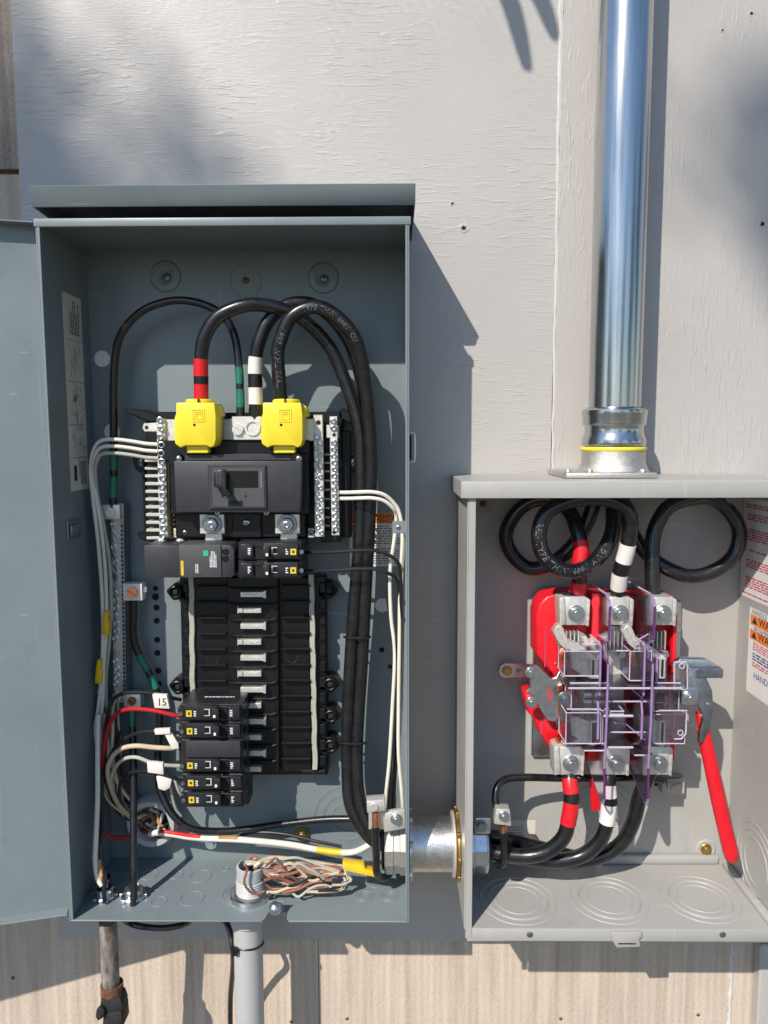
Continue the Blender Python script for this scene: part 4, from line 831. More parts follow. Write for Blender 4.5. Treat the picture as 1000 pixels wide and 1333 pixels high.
# tags
def ptag(pix, d, th, label, writing=None):
    b = MB().pp(pix, d, d - th)
    if writing:
        t = thing('wire_tag', label, 'tag', W(pix[0][0], pix[0][1], d)); part('sleeve', b, 'tape_white', t, .0008, 2)
        text(writing, .0125, W(204.5, 918.5, d) + Vector((0, -.0003, 0)), 'handwriting', t, name='handwriting', sx=.9); return t
    return tag(part('wire_tag', b, 'tape_white', None, .0009, 2), label, 'tag', 'blank white tags on the breaker wires')
ptag([(198, 904), (217, 905), (221, 923), (201, 922)], .069, .006, 'white wire tag hand-lettered 15 on the uppermost breaker wire', '15')
ptag([(200, 950), (221, 949), (222, 956), (202, 957)], .070, .006, 'flat blank white tag on the second breaker wire')
ptag([(214, 956), (222, 952), (232, 968), (233, 975), (224, 976)], .068, .003, 'folded blank white tag end beside the cream wire')
ptag([(191, 992), (212, 994), (213, 1009), (192, 1006)], .070, .006, 'blank white tag wrapped round the grey wire')
ptag([(203, 1011), (213, 1009), (224, 1013), (221, 1026), (214, 1030), (206, 1027)], .066, .004, 'curled blank white tag hanging above the back bushing')
# back bushing with its wires
bp = W(203, 1062, BK)
bu = thing('back_bushing', 'round grey plastic bushing full of wires low on the panel back', 'bushing', bp)
bx = .0275
part('ring', MB().lathe([(bx + .004, 0), (bx + .004, .016), (bx + .001, .021), (bx - .005, .021), (bx - .0065, .016), (bx - .0065, .0005)], bp, (0, -1, 0), 40), 'pvc_grey', bu)
part('bore', MB().lathe([(0, .0004), (bx - .006, .0004)], bp, (0, -1, 0), 32), 'hole_dark', bu)
rg = random.Random(5)
for i in range(12):
    a = rg.uniform(0, 6.28); r0 = rg.uniform(.3, .75) * bx; c0 = bp + Vector((math.cos(a) * r0, -.001, math.sin(a) * r0 * .9)); a2 = a + rg.uniform(.8, 2.4)
    c1 = bp + Vector((math.cos(a2) * r0 * .6, -rg.uniform(.010, .02), math.sin(a2) * r0 * .6)); c2 = bp + Vector((math.cos(a2 + 1) * bx * .7, -rg.uniform(.004, .02), math.sin(a2 + 1) * bx * .7))
    part('packed_wire', MB().tube(smooth([c0, (c0 + c1) / 2 + Vector((rg.uniform(-.006, .006), -.006, rg.uniform(-.006, .006))), c1, c2], 4), w12 * rg.uniform(.8, 1.1), 7), rg.choice(('wire_cream', 'wire_grey', 'wire_brown', 'paper_tan', 'wire_black')), bu)
# red and white conductor crossing the floor
pth, t = cable('taped_cable', [(196, 1086, .024), (206, 1084, .032), (225, 1086, .034), (250, 1090, .034), (285, 1092, .034), (310, 1093, .035), (345, 1096, .036), (380, 1100, .038), (412, 1106, .042), (445, 1110, .046), (465, 1108, .050), (484, 1098, .055)],
      .0037, 'wire_white', 'white cable with red stripe and yellow tape crossing above panel floor', 'cable', None, [((412, 1106), (443, 1110), 'yellow_tape', 'tape_band')], 12)
part('red_stripe', MB().tube([q + Vector((0, -.0006, .0016)) for q in sub(pth, (208, 1084), (262, 1091))], .0028, 10), 'tape_red', t)
part('tan_stripe', MB().tube([q + Vector((0, -.0004, .0012)) for q in sub(pth, (285, 1092), (312, 1093))], .0030, 10), 'paper_tan', t)
cable('wire', [(300, 1093, .025), (330, 1084, .026), (370, 1086, .03), (410, 1095, .036), (445, 1102, .04)], w12 * .9, 'wire_black', 'thin black wire running beside the white striped cable', 'wire')
# stub, loose wire bundle on the floor
fp_ = WZ(327, 1166, LZ0)
stub = thing('threaded_stub', 'grey threaded plastic conduit end poking through the panel floor', 'fitting', fp_)
prof = [(.0150, 0), (.0150, .002)]
for i in range(7): prof += [(.0168, .003 + i * .0028), (.0156, .0044 + i * .0028)]
prof += [(.0160, .0235), (.0160, .036), (.0135, .037), (.0130, .030), (.0128, .001)]
part('threaded_sleeve', MB().lathe(prof, fp_ + Vector((0, 0, .0005)), (0, 0, 1), 32), 'pvc_grey', stub)
part('bore', MB().lathe([(0, .02), (.0129, .02)], fp_, (0, 0, 1), 24), 'hole_dark', stub)
b = MB().lathe([(.0165, .0003), (.024, .0003), (.024, .005), (.0225, .006), (.0170, .006)], fp_, (0, 0, 1), 32); part('locknut', b, 'zinc', stub)
rg = random.Random(23)
COLW = ('brown', 'grey', 'reddish brown', 'cream', 'tan', 'black'); MW = ('wire_brown', 'wire_grey', 'wire_rust', 'wire_cream', 'wire_tan', 'wire_black')
WHERE = ('folded back at the yellow end of', 'crossing the middle of', 'ending loose in front of', 'kinked across the top of', 'doubled back under')
WM = [('wire_cream', 'thick cream wire leading the loose bundle on panel floor'), ('wire_brown', 'brown wire looping low out of the threaded stub')] + [(MW[i % 6], COLW[i % 6] + ' wire ' + WHERE[i // 6] + ' the loose bundle on panel floor') for i in range(22)]
zf = LZ0
def fpnt(px, py, d):
    p = W(px, py, d); p.z = max(p.z, zf + .002); return p
def kink(pts, rg, amp):
    out = [pts[0]]
    for a, b in zip(pts, pts[1:]):
        out += [a.lerp(b, .5) + Vector((rg.uniform(-amp, amp), rg.uniform(-amp, amp), rg.uniform(-amp, amp))), b]
    for p in out: p.z = max(p.z, zf + .002)
    return out
for i, (m_, lab) in enumerate(WM):
    s0 = [fp_ + Vector((rg.uniform(-.008, .008), rg.uniform(-.008, .008), .025)), fp_ + Vector((rg.uniform(-.006, .010), rg.uniform(-.012, .006), .042 + rg.uniform(-.004, .004)))]
    y = 1122 + (i % 9) * 4.4
    if i == 0: pts = s0 + [fpnt(352, 1117, .08), fpnt(390, 1120, .08), fpnt(425, 1126, .08), fpnt(450, 1130, .08)]
    elif i == 1: pts = s0 + [fpnt(322, 1132, .1), fpnt(318, 1150, .104), fpnt(330, 1164, .105), fpnt(345, 1160, .102)]
    elif i < 14:
        pts = s0 + [fpnt(352, y - 4 + rg.uniform(-5, 5), .085), fpnt(385, y + rg.uniform(-6, 6), .088), fpnt(418, y * .5 + 566 + rg.uniform(-6, 8), .086), fpnt(446, 1133 + rg.uniform(-6, 6), .082)]
        if i % 2: pts += [fpnt(456 + rg.uniform(-6, 4), 1142 + rg.uniform(0, 6), .086), fpnt(444, 1154 + rg.uniform(-4, 6), .09), fpnt(rg.uniform(395, 432), 1160 + rg.uniform(-8, 6), .094)]
    elif i < 24:
        a, b_ = rg.uniform(338, 380), rg.uniform(1126, 1162); pts = [fpnt(a, b_, .092), fpnt(a + 14, b_ - rg.uniform(-8, 12), .096), fpnt(a + 40, 1140 + rg.uniform(-8, 16), .094), fpnt(a + rg.uniform(50, 80), 1146 + rg.uniform(-10, 14), .09)]
    else:
        a, b_ = rg.uniform(345, 430), rg.uniform(1128, 1150); pts = [fpnt(a, b_, .098), fpnt(a + rg.uniform(-6, 10), b_ + 12, .1), fpnt(a + rg.uniform(-16, 30), b_ + rg.uniform(12, 22), .1)]
    if i > 1: pts = kink(pts, rg, .0014)
    path = smooth(pts, 3); r_ = w12 * (1.25 if i == 0 else rg.uniform(.62, .9))
    if i > 1 and i % 3 == 0:
        t = thing('loose_wire', lab, 'wire', path[0], 'loose wires on the panel floor'); part('insulation', MB().tube(path[:-3], r_, 7), m_, t); part('bare_end', MB().tube(path[-4:], r_ * .6, 6), 'copper', t)
    else: tag(part('loose_wire', MB().tube(path, r_, 7), m_), lab, 'wire', 'loose wires on the panel floor')
tag(part('tape_wrap', MB().pp([(445, 1124), (474, 1127), (477, 1133), (496, 1137), (495, 1144), (478, 1141), (448, 1134)], .092, .080), 'yellow_tape', None, .002, 2), 'yellow tape wrapped round end of the loose wire bundle', 'tape')
# floor connectors
for i, (a, b_, lab) in enumerate(((136, 1167, 'zinc conduit connector holding white and black wires on panel floor'), (174, 1168, 'zinc conduit connector holding straight ground wire on panel floor'))):
    p = WZ(a, b_, LZ0); t = thing('floor_connector', lab, 'connector', p, 'conduit connectors in the panel floor')
    o = part('locknut', MB().lathe([(.0095, .0002), (.0138, .0002), (.0140, .003), (.0128, .0045), (.0100, .0045)], p, (0, 0, 1), 14), 'zinc', t); 
    part('throat', MB().lathe([(.0098, .003), (.0106, .0055), (.0104, .010), (.0090, .0115), (.0075, .010), (.0070, .001)], p, (0, 0, 1), 28), 'zinc', t)
    for k_ in range(6): q = p + Vector((math.cos(k_ * 1.047) * .0138, math.sin(k_ * 1.047) * .0138, .0026)); part('locknut_lug', MB().box(q.x - .0018, q.x + .0018, q.y - .0018, q.y + .0018, q.z - .0018, q.z + .002), 'zinc', o, .0004)
    if i == 0: part('cable_sheath', MB().tube([p + Vector((0, 0, .001)), p + Vector((0, 0, .016)), p + Vector((.001, 0, .024))], .0070, 16), 'cable_black', t)
# right-hand thin wires
for i, (y, lab, low) in enumerate(((641, 'upper white wire curving from right terminal bar down panel edge', [(520, 668, .07), (524, 700, .07), (521, 760, .068), (520, 840, .068), (519, 920, .068), (519, 980, .068), (523, 1030, .066), (525, 1062, .062)]), (649, 'lower white wire curving from right terminal bar down panel edge', [(516, 674, .066), (513, 705, .066), (508, 745, .064), (509, 800, .064), (514, 850, .064), (511, 920, .064), (507, 990, .064), (503, 1030, .062), (501, 1058, .058)]))):
    cable('wire', [(440, y, .054), (455, y, .066), (470, y - .5, .074), (485, y - .5, .076), (500, y + 3, .075), (512, y + 13, .072)] + low, w12, 'wire_white', lab, 'wire', 'white wires along the right panel edge')
for i, (y, lab, low) in enumerate(((719, 'upper black wire crossing main cables from right breaker', [(519, 735, .074), (522, 770, .070), (521, 830, .066), (517, 900, .064), (512, 980, .062), (509, 1040, .058), (508, 1058, .054)]), (743, 'lower black wire crossing main cables from right breaker', [(517, 756, .07), (520, 790, .066), (516, 840, .064), (515, 900, .062), (512, 960, .06), (509, 1020, .058), (506, 1058, .054)]))):
    cable('wire', [(398, y, .060), (415, y, .066), (440, y - 1, .074), (465, y - 2.5, .078), (490, y - 2, .078), (507, y + 4, .076)] + low, w12, 'wire_black', lab, 'wire', 'black wires along the right panel edge')
cable('wire', [(507, 745, .062), (505, 780, .06), (513, 830, .06), (519, 880, .06), (518, 950, .06), (514, 1010, .058), (512, 1058, .054)], w12 * .9, 'wire_black', 'thin black wire hanging behind white wires along panel edge', 'wire')
cable('wire', [(526, 700, .06), (525, 760, .058), (524, 840, .056), (522, 930, .056), (518, 1000, .056), (513, 1058, .052)], w12 * .9, 'wire_grey', 'pale wire hugging the right inner side of breaker panel', 'wire')

# ================================================================== nipple between the boxes
NZ = zz(568, 1098, .062); NY = -.062
def nx(px): return W(px, 1098, .085).x
nip = thing('conduit_nipple', 'short fat steel conduit nipple joining the two open boxes', 'nipple', (nx(565), NY, NZ))
part('pipe', MB().lathe([(.0255, 0), (.0302, .0004), (.0302, nx(617) - nx(514) - .0004), (.0255, nx(617) - nx(514))], (nx(514), NY, NZ), (1, 0, 0), 64), 'nipple_steel', nip)
def nut(x0, x1, R, m, nm, teeth=0):
    L_ = x1 - x0; o = part(nm, MB().lathe([(.0303, 0), (R - .0015, 0), (R, .001), (R, L_ - .001), (R - .0015, L_), (.0303, L_)], (x0, NY, NZ), (1, 0, 0), 40), m, nip)
    for k_ in range(teeth):
        a = k_ * 2 * math.pi / teeth + .3; q = Vector((0, math.cos(a), math.sin(a))) * (R + .001); part('nut_lug', MB().box((x0 + x1) / 2 - L_ * .42, (x0 + x1) / 2 + L_ * .42, NY + q.y - .0028, NY + q.y + .0028, NZ + q.z - .0028, NZ + q.z + .0028), m, o, .0007)
    return o
nut(LX1 + T + .0003, LX1 + T + .0055, .0355, 'zinc', 'locknut', 8)
nut(RX0 - .0085 - .0045, RX0 - .0088, .0375, 'brass', 'locknut', 9)
nut(RX0 - .0085 - .0085, RX0 - .0132, .0362, 'tin', 'sealing_washer')
lb = thing('bonding_bushing', 'silver cast grounding bushing on nipple end inside breaker panel', 'bushing', (LX1 - .015, NY, NZ))
L0 = W(500, 1098, .095).x
part('bushing_body', MB().lathe([(.0245, 0), (.0325, .0005), (.0335, .002), (.0335, .010), (.0325, .011), (.0325, LX1 - L0 - .0085), (.0345, LX1 - L0 - .0075), (.0345, LX1 - L0 - .001), (.026, LX1 - L0 - .0005)], (L0, NY, NZ), (1, 0, 0), 12), 'cast_aluminium', lb, 0, 1, 20)
part('throat_ring', MB().lathe([(.0235, .0), (.0235, -.003), (.0270, -.003), (.0290, .0004)], (L0, NY, NZ), (1, 0, 0), 32), 'black_plastic', lb)
a0, a1 = W(502, 1054, .098), W(528, 1083, .098)
o = part('bond_plate', MB().pp([(501, 1058), (527, 1054), (528, 1079), (500, 1084)], .099, .092), 'tin', lb, .0012, 2); screw('bond_screw', lb, 516, 1066, .0992, 6, 'hex', 'zinc')
t = thing('bonding_lug', 'silver bonding lug clamping a bare copper strand inside breaker panel', 'lug', W(490, 1060, .09))
part('block', MB().pp([(477, 1043), (501, 1041), (502, 1056), (478, 1059)], .104, .090), 'tin', t, .0012, 2); screw('lug_screw', t, 487, 1050, .1042, 5.2, 'slot', 'tin', .9)
part('clamp_leg', MB().pb(480, 1057, 503, 1080, .092, .086), 'tin', t, .0006)
part('bare_copper', MB().tube(wp([(489, 1057, .098), (489, 1068, .099), (489, 1079, .099)], 3), .0040, 12), 'copper', t)
cable('bonding_wire', [(489, 1076, .099), (489, 1095, .1), (490, 1115, .1), (490, 1132, .098), (493, 1140, .09), (502, 1142, .08), (515, 1128, .07)], .0043, 'cable_black', 'short black bonding wire hanging from the copper strand in breaker panel', 'wire', n=12)
rb_ = thing('bonding_bushing', 'zinc grounding bushing on nipple end inside disconnect box', 'bushing', (RX0 + .008, NY, NZ))
R1_ = W(637, 1098, .09).x
part('bushing_body', MB().lathe([(.026, .0), (.0345, .0005), (.0345, .006), (.0325, .007), (.0325, R1_ - RX0 - .003), (.031, R1_ - RX0), (.0245, R1_ - RX0)], (RX0 + .0002, NY, NZ), (1, 0, 0), 12), 'zinc', rb_, 0, 1, 20)
part('throat_ring', MB().lathe([(.0285, .0), (.0270, .003), (.0235, .003), (.0230, -.004)], (R1_, NY, NZ), (1, 0, 0), 32), 'black_plastic', rb_)
part('bond_plate', MB().pb(618, 1065, 639, 1086, .099, .090), 'zinc', rb_, .0012, 2); screw('bond_screw', rb_, 626, 1075, .0992, 6.5, 'hex', 'zinc_dark')
t = thing('bonding_lug', 'tilted silver lug clamping bare copper inside disconnect box', 'lug', W(654, 1078, .08))
part('block', MB().pp([(646, 1053), (664, 1054), (666, 1076), (643, 1073)], .096, .082), 'tin', t, .0012, 2); screw('lug_screw', t, 656, 1062, .0962, 5.5, 'hex', 'zinc')
part('bare_copper', MB().tube(wp([(655, 1074, .089), (655, 1080, .089), (655, 1085, .089)], 3), .0040, 12), 'copper', t)
cable('bonding_wire', [(655, 1083, .089), (656, 1095, .089), (656, 1112, .088), (655, 1124, .085), (648, 1126, .078)], .0042, 'cable_black', 'short black bonding wire hanging from tilted lug in disconnect box', 'wire', n=12)
cable('bonding_wire', [(649, 1056, .085), (645, 1040, .08), (648, 1024, .074), (660, 1014, .066), (685, 1012, .056), (730, 1013, .045), (790, 1013, .04), (840, 1013, .036), (862, 1016, .03)], .0043, 'cable_black', 'black bonding wire arching from tilted lug behind the lower lugs', 'wire', n=12)
# pipes under the left box
p = W(324, 1260, .075); pv = thing('plastic_conduit', 'grey plastic conduit dropping from the panel floor along the siding', 'conduit', (p.x, p.y, .05))
part('pipe', MB().lathe([(.0132, 0), (.0165, .0003), (.0165, LZ0 - T - .05 - .032)], (p.x, -.075, .05), (0, 0, 1), 40), 'pvc_grey', pv)
part('adapter', MB().lathe([(.0166, 0), (.0195, .0004), (.0195, .030), (.017, .0315)], (p.x, -.075, LZ0 - T - .032), (0, 0, 1), 40), 'pvc_grey', pv)
zt_ = zz(324, 1240, .09)
b = MB().torus((p.x, -.075, zt_), (0, .25, 1), .0172, .0011, 40, 6); b.pb(302, 1237, 309, 1245, .094, .088)
tag(part('zip_tie', b, 'tape_black'), 'black zip tie round the grey plastic conduit under panel', 'zip tie')
cable('cable', [(246, 1200, .03), (238, 1204, .05), (215, 1208, .06), (190, 1207, .066), (172, 1203, .066), (160, 1196, .06)], .0036, 'cable_black', 'black cable end tucked under the breaker panel floor', 'cable', n=10)
cable('cable', [(291, 1196, .05), (297, 1206, .058), (301, 1220, .064), (303, 1238, .068), (303, 1262, .05), (300, 1300, .03), (300, 1350, .02)], .0033, 'cable_black', 'black cable strapped behind the grey plastic conduit', 'cable', n=10)
q0 = W(141, 1212, .095); q1 = W(147, 1330, .085)
dirv = (q1 - q0).normalized(); q1 = q0 + dirv * (q0.z - .05) / -dirv.z
mp_ = thing('steel_pipe', 'old rusty galvanised pipe dropping from left floor connector', 'pipe', q1)
part('pipe', MB().tube([q0 + Vector((0, 0, .012)), q0 + dirv * .05, q1], .0098, 24), 'old_pipe', mp_)
cp = W(146, 1290, .09)
cl = thing('pipe_clamp', 'rust-brown strap clamp with dark wing screw on old steel pipe', 'clamp', cp)
part('strap', MB().lathe([(.0099, -.011), (.0125, -.011), (.0125, .009), (.0099, .009)], cp, (0, 0, 1), 24), 'rust', cl)
part('saddle', MB().pp([(131, 1302), (156, 1299), (160, 1310), (156, 1322), (134, 1324), (129, 1314)], .103, .085), 'dark_iron', cl, .002, 2)
part('wing_screw', MB().pp([(125, 1316), (130, 1311), (136, 1316), (134, 1326), (127, 1330), (124, 1324)], .108, .102), 'dark_iron', cl, .0015, 2)
part('clamp_body', MB().pp([(134, 1320), (158, 1316), (160, 1340), (132, 1342)], .104, .08), 'dark_iron', cl, .003, 2)
# ================================================================== disconnect switch
sw = thing('disconnect_switch', 'red-based three-pole switch with silver jaws and long red handle', 'switch', W(790, 1010, .02))
part('mounting_plate', MB().pb(694, 783, 884, 985, .012, BK + .0002), 'zinc', sw, .001)
part('red_base', MB().pp([(698, 800), (702, 786), (712, 776), (728, 772), (878, 776), (880, 782), (880, 992), (735, 992), (727, 975), (727, 886), (698, 852)], .052, .0122), 'red_plastic', sw, .0035, 3)
part('base_groove', MB().pb(709, 815, 711.5, 868, .0524, .0515), 'ink_red', sw)
part('red_foot', MB().pp([(683, 905), (694, 903), (716, 918), (730, 935), (730, 990), (722, 986), (699, 948), (694, 935), (686, 926)], .048, .0122), 'red_plastic', sw, .003, 3)
part('foot_groove', MB().pb(704, 925, 706.5, 956, .0484, .0475), 'ink_red', sw)
for a in (752, 815): part('red_wall', MB().pb(a + 16, 772, a + 24, 990, .066, .0523), 'red_plastic', sw, .002, 2)
part('red_wall', MB().pb(874, 800, 879, 992, .066, .0523), 'red_plastic', sw, .0015, 2)
part('red_stud', MB().lathe([(.008, 0), (.0075, .006), (.006, .0075), (0, .0075)], W(829, 876, .0523), (0, -1, 0), 24), 'red_plastic', sw)
def lugset(a, y, lab, up):
    t = thing('cable_lug', lab, 'lug', W(a, y + 38, .055))
    part('body', MB().pb(a - 15, y, a + 15, y + 37, .080, .056), 'tin', t, .0012, 2)
    part('left_cheek', MB().pp([(a - 20, y + 2), (a - 13, y - 1), (a - 11, y + 36), (a - 19, y + 38)], .0835, .060), 'tin_rough', t, .0012, 2)
    part('right_cheek', MB().pp([(a + 15, y + 1), (a + 21, y + 4), (a + 19, y + 39), (a + 13, y + 37)], .078, .058), 'tin_rough', t, .0012, 2)
    screw('lug_bolt', t, a + 2, y + 21, .0802, 8.2, 'hex', 'zinc'); return t
GU, GD_ = 'upper lugs of the switch', 'lower lugs of the switch'
lugset(748, 777, 'upper silver lug of switch under the red-taped coil', 1); lugset(805, 777, 'upper silver lug of switch under the white-taped cable', 1); lugset(861, 777, 'upper silver lug of switch under the untaped cable coil', 1)
lugset(741, 972, 'lower silver lug of switch above the red-taped cable', 0); lugset(800, 972, 'lower silver lug of switch above the white-taped cable', 0); lugset(856, 972, 'lower silver lug of switch above the untaped cable', 0)
for a in (741, 800, 856):
    for k in range(7): part('copper_braid', MB().tube(wp([(a - 14 + k * 4.6, 958, .062), (a - 15 + k * 4.8, 965, .072), (a - 13 + k * 4.4, 975, .070)], 3), .0018, 7), 'copper', sw)
for a, nm in ((752, 'left'), (842, 'right')):
    dx = a - 752
    part('hinge_disc', MB().lathe([(0, .003), (.0135, .003), (.0148, .0015), (.0148, 0)], W(750 + dx, 838, .06), (0, -1, 0), 32), 'tin_rough', sw)
    part('knife_arm', MB().pp([(720 + dx, 822), (727 + dx, 813), (732 + dx, 815), (740 + dx, 834), (752 + dx, 838), (779 + dx, 857), (778 + dx, 861), (758 + dx, 858), (737 + dx, 846), (728 + dx, 838)], .090, .078), 'tin', sw, .0005)
    part('knife_fold', MB().pp([(726 + dx, 817), (731 + dx, 816), (742 + dx, 840), (770 + dx, 856), (768 + dx, 859), (738 + dx, 844)], .0925, .0902), 'tin_rough', sw, .0004)
    for k in range(3): part('braid_strand', MB().tube(wp([(733 + dx + k * 3, 838, .078), (729 + dx + k * 3, 852, .084), (735 + dx + k * 2, 868, .08)], 4), .0012, 6), 'copper', sw)
    part('knife_blade', MB().pb(756 + dx, 862, 762 + dx, 960, .074, .055), 'tin', sw, .0008)
    for (y0, y1) in ((856, 884), (938, 971)):
        o = part('jaw', MB().pb(768 + dx, y0, 777 + dx, y1, .094, .066), 'tin', sw, .0008)
        part('jaw_slot', MB().pb(771 + dx, y0 + 3, 774 + dx, y1 - 3, .0944, .0935), 'hole_dark', o)
        part('jaw_plate', MB().pp([(742 + dx, y0 - 8), (768 + dx, y0 + 1), (768 + dx, y1), (744 + dx, y1 - 14)], .088, .084), 'tin_rough', sw, .0006)
part('center_bar', MB().pp([(790, 815), (813, 815), (813, 905), (817, 930), (813, 945), (806, 968), (794, 968), (788, 940), (790, 905)], .068, .060), 'tin_rough', sw, .0012, 2)
part('center_bar', MB().pp([(783, 830), (791, 818), (792, 870), (785, 866)], .072, .064), 'tin', sw, .001)
part('pole_plate', MB().pp([(828, 900), (846, 912), (858, 935), (852, 962), (836, 962), (822, 930)], .062, .056), 'tin_rough', sw, .0012, 2); screw('screw', sw, 830, 926, .0625, 4.5, 'slot', 'zinc')
for y in (904, 914):
    for x in (759, 771): part('ferrule', MB().cyl(W(x, y, .082), W(x + 10.5, y, .082), .0037, 16), 'tin', sw)
for a in (745, 802, 858):                          # folded spring clips and arc plates between the lugs
    for k in range(5): part('arc_plate', MB().pb(a - 13 + k * 5.2, 822, a - 11.6 + k * 5.2, 846, .078, .060), 'tin', sw, .0003)
    part('spring_clip', MB().tube(wp([(a - 12, 946, .066), (a - 6, 938, .074), (a + 2, 944, .078), (a + 8, 954, .074)], 4), .0016, 7), 'tin', sw)
    part('cross_pin', MB().cyl(W(a - 14, 889, .074), W(a + 18, 889, .074), .0022, 12), 'zinc', sw)
    screw('pole_screw', sw, a + 8, 852, .0785, 4.5, 'slot', 'zinc')
part('cam_shaft', MB().cyl(W(728, 910, .06), W(884, 910, .06), .0055, 18), 'red_plastic', sw)
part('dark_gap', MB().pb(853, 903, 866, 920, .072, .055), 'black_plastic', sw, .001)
part('copper_strip', MB().pp([(727, 893), (733, 890), (735, 945), (729, 950)], .070, .060), 'copper', sw, .0006)
# operating linkage on the left
lk = sw
b = MB().pp([(649, 874), (652, 866), (658, 863), (692, 865), (694, 882), (656, 883), (651, 880)], .022, .018); part('linkage_strap', b, 'zinc', lk, .0006)
screw('strap_screw', lk, 660, 873, .0222, 5.2, 'hex', 'brass'); part('strap_hole', MB().lathe([(.0034, .0002), (.0028, .0006), (.0026, .0002), (0, .0002)], W(676, 873, .022), (0, -1, 0), 18), 'zinc_dark', lk)
part('linkage_plate', MB().pp([(690, 866), (700, 866), (718, 884), (724, 882), (732, 866), (737, 868), (727, 900), (728, 935), (722, 940), (712, 938), (690, 903), (685, 901), (690, 896)], .066, .061), 'zinc', lk, .0008)
part('plate_slot', MB().pp([(713, 892), (717, 897), (718, 914), (714, 912)], .0664, .0655), 'ink_red', lk)
part('plate_fold', MB().pp([(722, 938), (728, 934), (737, 962), (735, 968)], .064, .058), 'zinc_dark', lk, .0008)
for a, c, r in ((691, 875, 6), (697, 879, 5), (692, 914, 6)): screw('pivot_bolt', lk, a, c, .068, r, 'hex', 'zinc')
screw('pivot_bolt', lk, 735, 909, .078, 7, 'hex', 'zinc_dark')
part('tan_link', MB().tube(wp([(724, 832, .062), (728, 845, .064), (727, 862, .064), (722, 864, .062)], 4), .0016, 8), 'copper', lk)
# clear shields
sh = thing('clear_shield', 'clear purple-edged plastic guard standing over the switch poles', 'guard', W(815, 1045, .05))
def sheetX(px_front, outline, rim='clear_edge'):
    X = W(px_front, 900, .115).x
    P3 = []
    for d, y in outline:
        k = (D - .115) / (D - d); P3.append(Vector((X, -d, zz(510 + (px_front - 510) * k, y, d))))
    n = len(P3); t_ = .0009
    o = part('sheet', MB().add([p + Vector((-t_, 0, 0)) for p in P3] + [p + Vector((t_, 0, 0)) for p in P3], [list(range(n)), list(range(2 * n - 1, n - 1, -1))]), 'clear_pink', sh)
    for i in range(n - 1): part('edge', MB().tube([P3[i], P3[i + 1]], .0013, 6), ('clear_edge' if (i % 3) else 'clear_edge_deep') if 1 <= i else 'clear_rim', o)
ol = [(.022, 756), (.10, 773), (.112, 782), (.115, 790), (.115, 833), (.098, 838), (.098, 858), (.115, 864), (.115, 940), (.112, 1000), (.115, 1040), (.112, 1046), (.105, 1044), (.03, 980), (.022, 960)]
sheetX(791, ol); sheetX(849, ol)
ol2 = [(.06, 826), (.098, 836), (.106, 842), (.106, 905), (.100, 912), (.104, 930), (.104, 962), (.096, 968), (.06, 968)]
sheetX(784, ol2); sheetX(842, ol2); sheetX(862, [(.06, 846), (.094, 850), (.098, 858), (.098, 902), (.092, 912), (.06, 912)])
for a, y0, y1 in ((735, 846, 884), (735, 930, 970), (828, 846, 884), (832, 930, 970), (854, 846, 884), (856, 930, 970)):   # curved arc covers
    p0, p1 = W(a, y0, .084), W(a, y1, .084); R_ = .0125; vs = []; nn_ = 9
    for q in range(nn_):
        t_ = math.pi * .5 * q / (nn_ - 1) - .15
        for z_ in (p0.z, p1.z): vs.append((p0.x + R_ - R_ * math.cos(t_), -.072 - R_ * math.sin(t_) * 1.5, z_))
    o = part('arc_cover', MB().add(vs, [(2 * q, 2 * q + 1, 2 * q + 3, 2 * q + 2) for q in range(nn_ - 1)]), 'clear_sheet', sh)
    for e in (0, 1): part('cover_rim', MB().tube([vs[2 * q + e] for q in range(nn_)], .0008, 6), 'clear_rim' if e else 'clear_edge', o)
for x0, x1, y, d_ in ((795, 818, 846, .094), (742, 784, 888, .1), (852, 886, 888, .098), (792, 842, 912, .1), (738, 782, 922, .102), (794, 846, 952, .1), (760, 786, 976, .1), (826, 850, 982, .1)):
    o = part('ledge', MB().pb(x0, y, x1, y + 2.4, d_, d_ - .03), 'clear_sheet', sh); part('ledge_rim', MB().tube([W(x0, y + 1.2, d_), W(x1, y + 1.2, d_)], .0009, 6), 'clear_rim', o)
def rimloop(pts, d, closed=True, r=.0009, m='clear_rim', nm='guard_rim'):
    q = [W(a, c, d) for a, c in pts]; q = q + [q[0]] if closed else q
    return part(nm, MB().tube(q, r, 6), m, sh)
def cbox(x0, y0, x1, y1, df, db, nm='guard_pocket'):
    o = part(nm, MB().pb(x0, y0, x1, y1, df, db), 'clear_sheet', sh)
    for dd in (df, db + .002):
        a, c = W(x0, (y0 + y1) / 2, df), W(x1, (y0 + y1) / 2, df); z0, z1 = W((x0 + x1) / 2, y1, df).z, W((x0 + x1) / 2, y0, df).z
        q = [Vector((a.x, -dd, z0)), Vector((c.x, -dd, z0)), Vector((c.x, -dd, z1)), Vector((a.x, -dd, z1))]
        part('pocket_rim', MB().tube(q + [q[0]], .0008, 6), 'clear_rim', o)
    for x in (a.x, c.x):
        for z in (z0, z1): part('pocket_rim', MB().tube([Vector((x, -df, z)), Vector((x, -db, z))], .0008, 6), 'clear_rim', o)
cbox(744, 894, 785, 925, .100, .07); cbox(737, 928, 782, 968, .100, .066); cbox(735, 848, 778, 880, .096, .066)
cbox(851, 894, 884, 926, .098, .07); cbox(851, 930, 892, 968, .098, .066); cbox(820, 848, 848, 886, .098, .066); cbox(795, 926, 812, 930, .11, .07)
part('shelf', MB().pb(740, 895, 888, 897, .112, .066), 'clear_sheet', sh); rimloop([(740, 896), (888, 896)], .112, False, .0012)
part('shelf', MB().pb(786, 931, 824, 933, .112, .066), 'clear_sheet', sh); rimloop([(786, 932), (824, 932)], .112, False, .0014)
